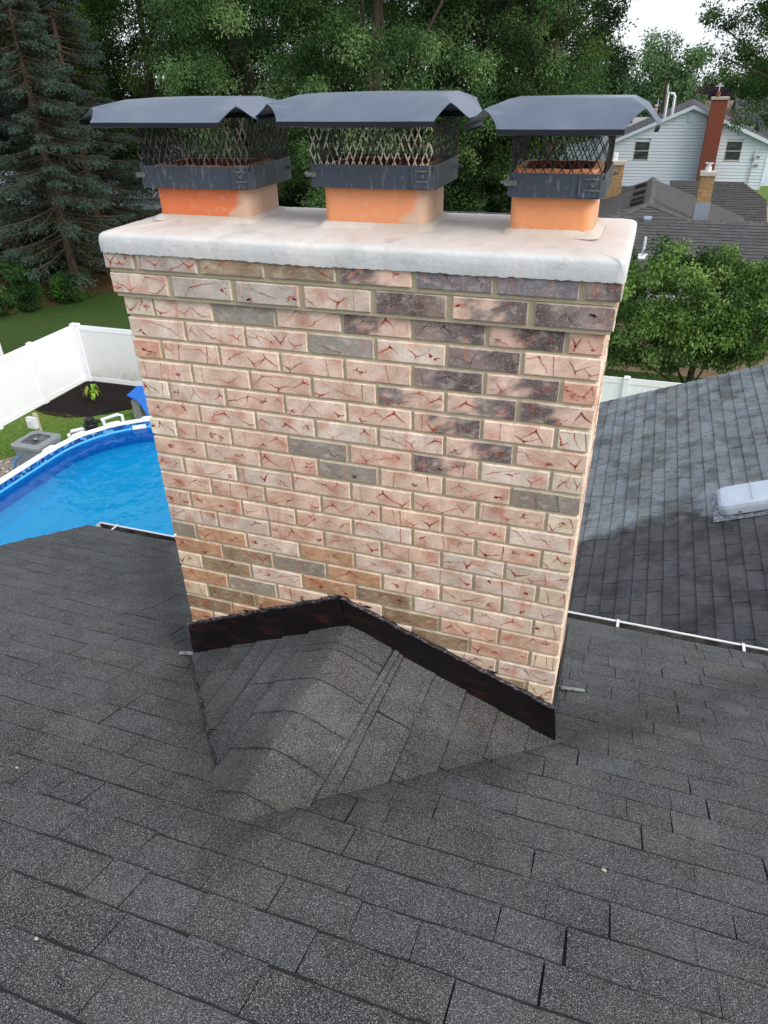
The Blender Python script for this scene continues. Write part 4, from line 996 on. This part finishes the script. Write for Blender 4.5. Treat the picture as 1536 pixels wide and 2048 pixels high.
GD=[(38,56,34),(46,66,40),(32,48,30)]
deck=[ # x,y,H,cz,crx,crz,nc
 ('maple_tree','tall dark maple behind the spruces on the left',(-31,33),9.5,5.2,8.2,230,GD,.55,'wood'),
 ('maple_tree','dark maple whose foliage fills the gap above the leftmost chimney cap',(-24.5,36),9.2,5.0,8.0,230,G2,.55,'wood'),
 ('maple_tree','feathery bright maple between the leftmost and middle chimney caps',(-17.0,33),9.2,4.6,8.2,260,G1,.55,'wood'),
 ('maple_tree','largest silvery maple, its drooping foliage right above the middle cap',(-10.8,33),9.6,4.8,8.4,280,G1,.6,'wood'),
 ('maple_tree','maple with bare brown stems between the middle and rightmost caps',(-6.2,38),9.6,4.6,8.6,250,G2,.5,'wood'),
 ('maple_tree','maple whose ragged edge meets the sky above the rightmost cap',(-3.6,37),10.4,3.1,7.8,120,G1,.3,'wood'),
]
for i,(nm,lb,(x,y),cz,crx,crz,nc,pal,shl,_) in enumerate(deck):
    tree(nm,lb,'tree',(x,y,hgt(x,y)),16,cz,crx,crz,int(nc*.95),560,.135,pal,100+i,'tall broadleaf trees behind the chimney',cr=(.8,1.6),shell=shl,trunk_r=.38,droop=.8,mask=(lambda P:P[:,0]<-1.7) if i==5 else None)
back=[((-38,44),'far dark tree at the extreme left of the wood'),((-29,50),'far dark tree behind the spruce tops'),((-20,50),'far dark tree seen through the leftmost cap mesh'),((-12.5,50),'far dark tree behind the largest silvery maple'),((-7.6,54),'far dark tree just left of the rightmost cap'),((-34,40),'dark tree between the spruce tops and the left maple'),((-44,50),'far dark tree beyond the leftmost spruce')]
for i,((x,y),lb) in enumerate(back):
    tree('broadleaf_tree',lb,'tree',(x,y,hgt(x,y)),18,9.6,6.0,8.8,150,340,.22,GD,200+i,'dark trees at the back of the wood',cr=(1.2,2.0),shell=.4,trunk_r=.4)
# understory hedge in the shade
for i,(x,y,r,hh,lb) in enumerate([(-23.5,21.6,1.5,1.7,'round leafy green shrub at the left edge below the spruces'),(-21.9,23.6,.9,1.0,'low dark shrub beside the spruce trunk'),(-19.5,30,2.2,2.0,'dark undergrowth bush behind the chimney crown, left side'),(-14.8,33.5,2.6,2.2,'dark undergrowth bush behind the middle flue'),(-8.6,34,2.8,2.4,'dark undergrowth bush between the middle and rightmost flues'),(-3.2,36,2.6,2.6,'green bush low behind the rightmost flue'),(-26.5,27,2.0,1.7,'dark bush behind the spruce trunks')]):
    tree('leafy_shrub',lb,'shrub',(x,y,hgt(x,y)),hh,hh*.55,r,hh*.75,70 if r>1.4 else 30,230,.11 if i<2 else .16,[(58,92,46),(70,108,50),(46,76,40)] if i<2 else GD,300+i,'shrubs under the trees',cr=(.35,.6) if i<2 else (.5,.9),shell=.75,trunk_r=.06,lmb=4)
# spruces
def spruce(base,H,Lmax,seed,label,nb=120,z0=1.2,bare=.35,tip=(76,98,88),inner=(62,62,50)):
    gn=np.random.default_rng(seed); rs=random.Random(seed); b=Vector(base); t=thing('spruce_tree',label,'spruce',tuple(b),'blue spruces at the left')
    Pos=[];Ax=[];Sz=[];Col=[]; wood=MB()
    lean=Vector((rs.uniform(-.02,.02),rs.uniform(-.02,.02),1))
    wood.tube([b+lean*(H*i/8) for i in range(9)],[.20*(1-.9*i/8)+.015 for i in range(9)],8)
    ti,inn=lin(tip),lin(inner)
    for k in range(nb):
        z=z0+(H-z0)*(k/nb)**.95+rs.uniform(-.1,.1); a=rs.uniform(0,6.283); L=Lmax*(1-(z/H)**1.2)*rs.uniform(.65,1.08)+.25
        d=Vector((math.cos(a),math.sin(a),0)); s_=Vector((-d.y,d.x,0)); dr=rs.uniform(.25,.45)
        cur=[]; n=9
        for i in range(n):
            q=i/(n-1); cur.append(b+lean*z+d*(L*q)+Vector((0,0,-dr*L*q*(1-.55*q)))+s_*(.06*math.sin(q*5+k)))
        wood.tube(cur[::2],[.03*(1-.8*i/4)+.004 for i in range(5)],4)
        for i in range(2,n):
            q=i/(n-1)
            if q<bare and rs.random()<.6: pass
            for sg in(-1,1,0):
                for _ in range(3):
                    tl=L*.26*(1.15-q*.7)*rs.uniform(.6,1.2)+.10
                    tdv=(d*.75+s_*sg*rs.uniform(.5,1.0)+Vector((0,0,rs.uniform(-.6,-.02)))).normalized()
                    p0=cur[i]+(cur[i-1]-cur[i])*rs.random()
                    m_=int(tl/.045)+2; tt_=np.linspace(0.05,1,m_)
                    pp=np.array(p0)[None,:]+np.array(tdv)[None,:]*(tl*tt_)[:,None]+np.array([0,0,-.12])[None,:]*(tt_**2*tl)[:,None]
                    dn=np.array(tdv)[None,:]*.7+gn.normal(0,.55,(m_,3))
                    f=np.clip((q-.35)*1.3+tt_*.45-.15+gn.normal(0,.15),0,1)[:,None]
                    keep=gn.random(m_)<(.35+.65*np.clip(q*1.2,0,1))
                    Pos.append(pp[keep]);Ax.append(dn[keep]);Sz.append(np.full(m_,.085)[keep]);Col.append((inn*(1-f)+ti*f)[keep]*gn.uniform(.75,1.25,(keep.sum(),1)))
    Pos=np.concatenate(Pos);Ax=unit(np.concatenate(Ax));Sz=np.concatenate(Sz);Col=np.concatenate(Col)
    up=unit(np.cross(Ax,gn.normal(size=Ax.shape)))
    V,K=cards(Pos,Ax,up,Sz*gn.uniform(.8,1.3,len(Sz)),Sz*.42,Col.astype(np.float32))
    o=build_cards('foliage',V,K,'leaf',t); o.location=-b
    wood.build('trunk',['barkbrown'],t)
    return t
spruce((-21.9,24.1,-7.9),13.5,3.3,1,'nearest blue spruce, its bare trunk foot just left of the chimney crown',nb=230,z0=1.8)
spruce((-25.6,24.6,-7.9),15,3.6,2,'blue spruce at the left edge of the picture',nb=230,z0=1.6)
spruce((-22.9,27.6,-7.9),15,3.4,3,'second-row blue spruce between the two front ones',nb=200,z0=2.0,tip=(70,92,86))
spruce((-28.5,31,-7.9),16,3.6,4,'darkest spruce at the back left',nb=120,z0=2.0,tip=(56,74,66))
# garden tree in front of the grey-roofed house
tree('dogwood_tree','broad bright green garden tree behind the white fence, in front of the tan house','tree',(3.15,18.3,-7.9),5,2.95,2.2,1.62,300,230,.11,[(92,124,62),(112,144,74),(80,112,56),(130,160,92),(66,96,50)],400,None,cr=(.3,.55),shell=.55,trunk_r=.1,lmb=16)
# ================================================================= HOUSES
def siding_mb(mb,x0,x1,y,z0,z1,topf,lap=.20,out=.04,holes=(),mi=0,gap=.016):
    """front-facing (-y) lap siding; topf(z)->(xa,xb) limits at height z"""
    z=z0
    while z<z1-.001:
        zt=min(z+lap,z1); a0,b0=topf(z); a1,b1=topf(zt)
        a0,b0=max(a0,x0),min(b0,x1); a1,b1=max(a1,x0),min(b1,x1)
        segs=[(a0,b0,a1,b1)]
        for (hx0,hx1,hz0,hz1) in holes:
            if zt>hz0 and z<hz1:
                ns=[]
                for (p,q,r_,s_) in segs:
                    if p<hx0<q: ns.append((p,hx0,r_,min(hx0,s_)))
                    if p<hx1<q: ns.append((hx1,q,max(hx1,r_),s_))
                    if not(p<hx0<q or p<hx1<q): ns.append((p,q,r_,s_))
                segs=ns
        for (p,q,r_,s_) in segs:
            if q-p<.02: continue
            mb.add([(p,y-out,z),(q,y-out,z),(s_,y-.02,zt-gap),(r_,y-.02,zt-gap),(p,y+.06,z),(q,y+.06,z),(s_,y+.06,zt-gap),(r_,y+.06,zt-gap)],[(0,1,2,3),(0,4,5,1),(3,2,6,7)],mi)
        z=zt
M['sidwhite']=mat('sidwhite',srgb(214,226,242),rough=.6)
M['sidcream']=mat('sidcream',srgb(222,216,200),rough=.7)
M['sidtan']=mat('sidtan',srgb(160,142,120),rough=.75)
M['trim']=mat('trim',srgb(202,200,196),rough=.6)
M['glass']=mat('glass',srgb(52,64,68),rough=.12,spec=.7,layers=[(1.5,(1,1,2.5),.45,.65,srgb(96,112,116),.7,2)])
M['redbrick']=mat('redbrick',srgb(128,70,54),rough=.9,layers=[(7,(1,1,3),.45,.65,srgb(98,52,44),.7,4),(40,(1,1,3),.55,.7,srgb(158,104,84),.5,2)])
M['tanbrick']=mat('tanbrick',srgb(156,126,88),rough=.9,layers=[(8,(1,1,3),.45,.6,srgb(110,84,58),.8,4),(30,(1,1,3),.5,.65,srgb(186,160,122),.5,2)])
M['cement']=mat('cement',srgb(176,172,162),rough=.9)
M['leadflash']=mat('leadflash',srgb(132,142,156),rough=.5)
M['darkroof']=mat('darkroof',srgb(58,60,64),rough=.95,layers=[(1.5,(1,1,1),.45,.7,srgb(84,86,92),.6,5)])
M['brownroof']=mat('brownroof',srgb(112,100,88),rough=.95)
def window(parent,x0,x1,z0,z1,y,frame='trim'):
    mb=MB(); w=.06
    mb.box(x0,x0+w,y-.035,y+.06,z0,z1); mb.box(x1-w,x1,y-.035,y+.06,z0,z1); mb.box(x0+w,x1-w,y-.035,y+.06,z1-w,z1); mb.box(x0+w,x1-w,y-.04,y+.06,z0,z0+w); mb.box(x0+w,x1-w,y-.02,y+.06,(z0+z1)/2-.025,(z0+z1)/2+.025)
    f=mb.build('window',[frame],parent)
    mb=MB(); mb.box(x0+w,x1-w,y+.02,y+.03,z0+w,z1-w); g_=sub(mb.build('pane',['glass']),f); return f
def gable_roof(mb,x0,x1,y0,y1,ze,zp,axis='y',ov=.3,th=.14,mi=0):
    if axis=='y':  # ridge runs along y
        xm=(x0+x1)/2; s_=(zp-ze)/(xm-x0); 
        for sg,xe in((-1,x0-ov),(1,x1+ov)):
            ze_=ze-s_*ov
            V=[(xe,y0-ov,ze_),(xm,y0-ov,zp),(xm,y1+ov,zp),(xe,y1+ov,ze_)]; V+=[(a,b,c-th) for a,b,c in V]
            mb.add(V,[(0,1,2,3),(7,6,5,4),(0,4,5,1),(1,5,6,2),(2,6,7,3),(3,7,4,0)],mi)
    else:
        ym=(y0+y1)/2; s_=(zp-ze)/(ym-y0)
        for ye in(y0-ov,y1+ov):
            ze_=ze-s_*ov; V=[(x0-ov,ye,ze_),(x0-ov,ym,zp),(x1+ov,ym,zp),(x1+ov,ye,ze_)]; V+=[(a,b,c-th) for a,b,c in V]
            mb.add(V,[(0,1,2,3),(7,6,5,4),(0,4,5,1),(1,5,6,2),(2,6,7,3),(3,7,4,0)],mi)
# -- white sided gable house
t=thing('white_house','white clapboard gable-end house with a tall red brick chimney','house',(3.4,60,-7.1))
x0,x1,ze,zp=-1.55,8.35,-4.22,-2.16; xm=3.28
def lim(z):
    if z<=ze: return (x0,x1)
    k=(z-ze)/(zp-ze); return (x0+(xm-x0)*k,x1+(xm-x1)*k)
W1=(-.11,.93,-5.38,-4.18); W2=(5.72,6.76,-5.34,-4.13)
mb=MB(); siding_mb(mb,x0,x1,56,-7.4,zp,lim,holes=[W1,W2]); mb.box(x0,x1,56.06,66,-7.5,-4.3); mb.add([(x0,56.06,-4.3),(x1,56.06,-4.3),(xm,56.06,zp-.05)],[(0,1,2)])
mb.box(x1-.02,x1+.03,55.95,56.05,-7.4,ze)
mb.build('wall',['sidwhite'],t)
window(t,*W1,56); window(t,*W2,56)
mb=MB(); gable_roof(mb,x0,x1,56,66,ze+.03,zp+.09,'y',.32,.02); 
rf=mb.build('roof',['darkroof'],t)
mb=MB()
for (xa,xb) in ((x0-.35,xm),(x1+.35,xm)):
    s_=(zp-ze)/(xm-x0); za=ze-.35*s_; V=[(xa,55.64,za+.11),(xb,55.64,zp+.11),(xb,55.64,zp-.10),(xa,55.64,za-.10)]; V+=[(a,55.70,c) for a,b,c in V]
    mb.add(V,[(0,1,2,3),(7,6,5,4),(0,4,5,1),(2,6,7,3),(3,7,4,0),(1,5,6,2)])
    V=[(xa,55.70,za-.08),(xb,55.70,zp-.08),(xb,56,zp-.08),(xa,56,za-.08)]; mb.add(V,[(0,1,2,3)])
mb.build('rake_trim',['sidwhite'],t)
mb=MB(); mb.box(3.05,3.50,55.93,55.975,-3.06,-2.56); 
for k in range(8): mb.box(3.08,3.47,55.915,55.93,-3.04+k*.06,-3.01+k*.06)
mb.build('gable_vent',['sidwhite'],t)
mb=MB(); mb.box(4.28,5.24,55.15,55.92,-7.4,-1.72); mb.box(4.22,5.30,55.09,55.99,-1.72,-1.58,1); cch=mb.build('chimney',['redbrick','cement'],t)
mb=MB(); mb.tube([(4.6,55.5,-1.58),(4.6,55.5,-1.3)],.14,10); mb.build('flue',['redbrick'],t)
mb=MB(); mb.tube([(4.6,55.5,-1.3),(4.6,55.5,-.8)],.02,5); mb.tube([(4.35,55.5,-.98),(4.85,55.5,-.98)],.02,5); mb.tube([(4.5,55.5,-.88),(4.72,55.5,-.88)],.02,5); mb.build('aerial',['vinyl'],t)
mb=MB(); mb.tube([(7.55,55.9,-6.9),(7.55,55.9,-4.75),(7.6,55.9,-4.7)],.03,6); mb.box(7.5,7.62,55.88,55.95,-5.3,-5.1); mb.tube([(7.95,55.9,-5.1),(7.8,55.9,-5.0)],.05,6); mb.box(7.7,7.95,55.9,55.96,-5.65,-5.5); mb.build('meter_pipe',['dull'],t)
# -- grey-roofed tan ranch house behind the fence
t=thing('ranch_house','tan ranch house with a wide charcoal hip roof and small tan brick chimney','house',(4,26,-7.9))
rx=1.47; K0=.4167; zr2=lambda y:-5.3+K0*(y-20.8)
mb=MB()
cs=1/math.sqrt(1+K0*K0); sn=K0*cs
# P1 front plane: eave y=20.8; right part ridge y=24.3; hip gable end up to (rx,25.1)
O=(-6,20.8,-5.3)
wR=(24.35-20.8)/cs; wA=(25.12-20.8)/cs
def front(mb,u0,u1,w1,planes,seed): shingles(mb,O,(1,0,0),(0,cs,sn),(0,-sn,cs),u0,u1,0,w1,planes=planes,seed=seed,base=(64,63,64),var=6,tw=(.2,.5),exp=.165,lift=(.014,.022),edge=.004)
front(mb,-1,16,wR,[],51)
# small triangle to the apex: between hips from (0.2,24.06) and (2.65,24.2)
shingles(mb,O,(1,0,0),(0,cs,sn),(0,-sn,cs),6.2,8.9,wR+.0,wA,planes=[(-1.05*0+ .9/1.35,-1,-(.9/1.35)*6.1+wR),(-.9/1.35,-1,(.9/1.35)*8.85+wR)],seed=52,base=(64,63,64),var=6,tw=(.2,.5),exp=.165,lift=(.014,.022))
ra=mb.build('roof',['shingle','under'],t)
# transverse ridge with left and right slopes
zA=-3.5
mb=MB()
def slope(mb,sg,seed,Lx):
    # plane falling away from the ridge x=rx in direction sg
    q=.36; cq=1/math.sqrt(1+q*q); sq_=q*cq
    O_=Vector((rx,25.1,zA+.0))+Vector((sg*Lx,0,-q*Lx)); 
    U=(0,1,0) if sg>0 else (0,1,0)
    Wd=(-sg*cq,0,sq_); N=(sg*sq_,0,cq)
    ww=Lx/cq; yw=6.2
    pl=[(1,.55*1.0,-.0+(-.55*ww)+ (0))] if False else []
    # hip edge: at ridge u=0, at bottom u=-1.6 (towards us)
    k=1.05/ww
    pl=[(1,-k*0+ k*0,0)] 
    shingles(mb,O_,U,Wd,N,-1.3,yw,0,ww,planes=[(1,-1.3/ww,1.3)],seed=seed,base=(66,62,60),var=4,tw=(.2,.5),exp=.16,lift=(.010,.016))
slope(mb,-1,53,3.4); slope(mb,1,54,3.6)
sub(mb.build('cross_roof',['shingle','under']),ra)
mb=MB(); rs=random.Random(8)
def caps(mb,a,b,w,e=.16):
    a=Vector(a);b=Vector(b);L=(b-a).length;d=(b-a).normalized();s_=d.cross(Vector((0,0,1))).normalized();n=int(L/e)
    for k in range(n):
        p=a+d*(k*e);q=a+d*((k+1)*e+.02); gq=78+rs.gauss(0,5); c=srgb(gq,gq-3,gq-6)
        mb.add([p-s_*w+Vector((0,0,-.03)),p+Vector((0,0,.05)),p+s_*w+Vector((0,0,-.03)),q-s_*w+Vector((0,0,-.05)),q+Vector((0,0,.02)),q+s_*w+Vector((0,0,-.05))],[(0,1,4,3),(1,2,5,4)],0,c)
caps(mb,(rx,31.3,zA+.03),(rx,25.1,zA+.03),.16); caps(mb,(rx,25.1,zA+.03),(rx-1.4,24.05,-3.93),.13); caps(mb,(rx,25.1,zA+.03),(rx+1.45,24.3,-3.84),.13); caps(mb,(rx+1.45,24.33,-3.84),(10,24.33,-3.84),.12)
sub(mb.build('ridge_cap',['shingle']),ra)
for k,yy in enumerate((25.9,26.7,28.2,30.0)): mb=MB(); mb.obox((rx-.42,yy,zA-.07),(.20,0,.072),(0,.16,0),(-.02,0,.035)); sub(mb.build('ridge_vent',['under']),ra)
# farther roof block to the right
mb=MB(); shingles(mb,(2.2,31.6,-5.35),(1,0,0),(0,.942,.336),(0,-.336,.942),0,3.9,0,3.9,planes=[(-1,-.62,5.4)],seed=58,base=(60,58,58),var=5,tw=(.2,.5),exp=.2,lift=(.016,.024),dkk=.3,lip=.008)
mb.build('far_roof',['shingle','under'],t)
mb=MB(); siding_mb(mb,-6,9,21.3,-7.9,-5.25,lambda z:(-6,9),lap=.2,out=.025,gap=.012); mb.box(-6,9,21.31,30,-7.9,-5.4); mb.box(-3,8,30.01,40,-7.9,-5.7); mb.build('wall',['sidtan'],t)
mb=MB(); mb.box(-6.1,9.6,20.72,20.79,-5.46,-5.3); mb.build('gutter',['trim'],t)
mb=MB(); mb.box(2.92,3.34,25.3,25.75,-4.2,-2.64); mb.box(2.88,3.38,25.26,25.79,-2.64,-2.53,1); gc=mb.build('chimney',['tanbrick','cement'],t)
mb=MB(); mb.box(2.905,3.365,25.28,25.78,-4.2,-3.43); sub(mb.build('flashing',['leadflash']),gc)
mb=MB(); mb.tube([(3.1,25.5,-2.53),(3.1,25.5,-2.4)],.10,10); mb.tube([(3.1,25.5,-2.30),(3.1,25.5,-2.28)],.13,10); mb.tube([(3.1,25.5,-2.4),(3.1,25.5,-2.28)],.07,8); sub(mb.build('flue_cap',['whitemetal']),gc)
mb=MB(); mb.box(-.3,.33,29.9,30.4,-4.6,-2.86); mb.box(-.36,.39,29.84,30.46,-2.86,-2.73,1); gc=mb.build('chimney',['tanbrick','cement'],t); 
mb=MB(); mb.tube([(-.08,30.1,-2.73),(-.08,30.1,-2.6)],.13,10); mb.tube([(-.08,30.1,-2.6),(-.08,30.1,-2.46)],.14,10,0); sub(mb.build('flue_cap',['whitemetal']),gc)
mb=MB(); mb.tube([(1.53,22.4,zr2(22.4)-.1),(1.53,22.4,zr2(22.4)+.62)],.04,8); mb.obox((1.53,22.4,zr2(22.4)+.03),(.13,0,0),(0,.13*cs,.13*sn),(0,-.03*sn,.03)); mb.build('vent_pipe',['whitemetal'],t)
mb=MB(); mb.obox((1.5,24.2,zr2(24.2)+.07),(.12,0,0),(0,.10*cs,.10*sn),(0,-.05*sn,.05)); mb.build('box_vent',['leadflash'],t)
# -- more distant houses
def simple_house(name,label,x0,x1,y0,y1,zg,ze,zp,axis,wall,roofm,wins=(),ov=.4,base_y=None):
    t=thing(name,label,'house',((x0+x1)/2,(y0+y1)/2,zg))
    mb=MB(); mb.box(x0,x1,y0,y1,zg,ze-.02)
    if axis=='y':
        xm=(x0+x1)/2; mb.add([(x0,y0,ze-.02),(x1,y0,ze-.02),(xm,y0,zp-.12),(x0,y1,ze-.02),(x1,y1,ze-.02),(xm,y1,zp-.12)],[(0,1,2),(5,4,3)])
    else:
        ym=(y0+y1)/2; mb.add([(x0,y0,ze-.02),(x0,y1,ze-.02),(x0,ym,zp-.12),(x1,y0,ze-.02),(x1,y1,ze-.02),(x1,ym,zp-.12)],[(0,2,1),(3,4,5)])
    mb.build('wall',[wall],t)
    mb=MB(); gable_roof(mb,x0,x1,y0,y1,ze,zp,axis,ov,.12); mb.build('roof',[roofm],t)
    for w in wins: window(t,*w,y0-.07)
    return t
simple_house('dark_roof_house','low dark-roofed white house half hidden left of the white clapboard gable',-8,1.6,72,80,-8.2,-5.0,-3.95,'x','sidwhite','darkroof')
simple_house('brown_roof_house','brown-roofed house just left of the red brick chimney top',2.2,9.5,84,92,-9.3,-5.2,-3.1,'x','sidwhite','brownroof')
t=simple_house('cream_house','cream two-storey house with dark blue roof on the far right',8.2,20,80,89,-8.8,-4.35,-2.7,'x','sidcream','darkroof',wins=[(8.75,9.35,-5.5,-4.6),(9.75,10.35,-5.5,-4.6),(9.1,10.3,-7.9,-6.6)])
mb=MB(); mb.box(11.0,11.75,79.2,79.95,-8.8,-2.2); mb.build('chimney',['tanbrick'],t)
simple_house('dark_roof_house','white house with a near-black roof peeping right of the white gable',8.8,18,62,70,-7.8,-4.7,-3.6,'x','sidwhite','darkroof')
simple_house('white_house','bright white bungalow wall seen under the rightmost cap corner',-3.2,.35,66,71,-8,-4.05,-3.45,'x','vinyl','dull')
simple_house('pale_house','pale blue-grey house glimpsed between the spruce trunks',-46,-30,42,50,-7.9,-4.6,-2.2,'x','sidwhite','brownroof')
simple_house('pale_house','pale house glimpsed low through the leftmost cap mesh',-33,-25,58,64,-7.2,-3.6,-1.6,'x','vinyl','brownroof')
# pipes and flag
t=thing('vent_stack','tall white bent vent pipes rising behind the white house roof','vent pipe',(1.6,57,-4)); 
mb=MB(); mb.tube([(1.55,57,-4),(1.55,57,-1.45),(1.6,57,-1.3)],.09,8); mb.tube([(1.5,57,-1.5),(1.45,57,-.9)],.05,6); mb.build('straight_pipe',['vinyl'],t)
mb=MB(); mb.tube([(2.0,57,-4),(2.0,57,-1.6),(1.9,57,-1.42),(1.72,57,-1.42)],.09,8); mb.build('bent_pipe',['vinyl'],t)
t=thing('wooden_pole','brown utility pole left of the white vent pipes','pole',(1.55,64,-7.6)); t2=t
mb=MB(); mb.tube([(1.35,64,-7.6),(1.35,64,-.9)],.16,8); mb.build('shaft',['barkbrown'],t)
t=thing('flag','red and white striped flag with blue corner hanging on its thin pole','flag',(.95,62,-5)); 
mb=MB(); mb.tube([(.95,62,-5),(.95,62,-1.9)],.025,6); mb.build('pole',['vinyl'],t)
M['flagm']=mat('flagm',attr=True,rough=.8)
mb=MB()
for k in range(7):
    za=-2.0-k*.13; w=.22-.0*k
    mb.add([(.93-w+.02*math.sin(k),61.98,za),(.93,61.98,za),(.93,61.98,za-.13),(.93-w+.02*math.sin(k+1),62.03,za-.13)],[(0,1,2,3)],0,srgb(60,70,120) if k<2 else srgb(190,80,80) if k%2 else srgb(230,226,226))
mb.build('cloth',['flagm'],t)
# far trees at the right
far=[((-1.5,100),5.5,5,4.2,'hazy tree under the sky gap, left of the pale one',GD),((.9,88),7.2,3.0,5.6,'tall pale green tree standing in the middle of the sky gap',[(104,134,92),(92,122,84)]),((5.5,110),5.2,6,4,'distant dark tree behind the red chimney',GD),((9.0,112),5.4,5.5,4.2,'distant green tree right of the red chimney',G2),((-6,90),8,4,6,'distant tree half behind the ragged maple',G2),((14,118),6,7,5,'distant tree behind the cream house',G2),((26,115),8,8,7,'distant tree beyond the picture on the right',G2)]
for i,((x,y),cz,crx,crz,lb,pal) in enumerate(far):
    tree('broadleaf_tree',lb,'tree',(x,y,hgt(x,y)),14,cz,crx,crz,110,200,.36,pal,500+i,'distant trees at the right',cr=(1.2,2.0),shell=.4,trunk_r=.35,lmb=5)
tree('copper_beech','dark purple-leaved tree left of the red brick chimney top','tree',(5.1,93,hgt(5,93)),9,5.2,2.4,3.4,60,200,.3,[(78,62,76),(66,54,66)],520,None,cr=(.8,1.4),shell=.4,trunk_r=.3,lmb=4)
# big right-hand tree with layered boughs reaching into the sky gap
tree('oak_tree','large leafy tree at the upper right, ragged boughs against the white sky','tree',(12.6,40.5,hgt(9,40)),15,9.6,4.7,5.6,230,240,.15,[(74,106,58),(62,92,52),(88,118,64),(54,78,48)],530,None,cr=(.5,1.15),shell=.35,trunk_r=.4,lmb=22,mask=lambda P:(P[:,0]>2.5)&(P[:,2]>-2.4)&~((P[:,0]<4.0)&(P[:,2]<.5))&~((P[:,0]<5.0)&(P[:,2]<-1.2)),off=(-5.3,-.5))
# long far tree line so the horizon is closed
tree_line=np.random.default_rng(9); nC=700
aa=tree_line.uniform(-62,48,nC); dd=tree_line.uniform(135,200,nC)
cen=np.stack([1.4+dd*np.sin(np.radians(aa)),-1.8+dd*np.cos(np.radians(aa)),-14+tree_line.uniform(0,1,nC)*8-(dd-135)*.03],1)
V_,K_=clump_leaves(tree_line,cen,tree_line.uniform(2,4,nC),110,.8,(np.array([lin(c) for c in GD])[tree_line.integers(0,3,nC)]*1.15).astype(np.float32))
tag(build_cards('far_wood',V_,K_,'leaf'),'far belt of trees closing the horizon behind the houses','woodland',kind='stuff')
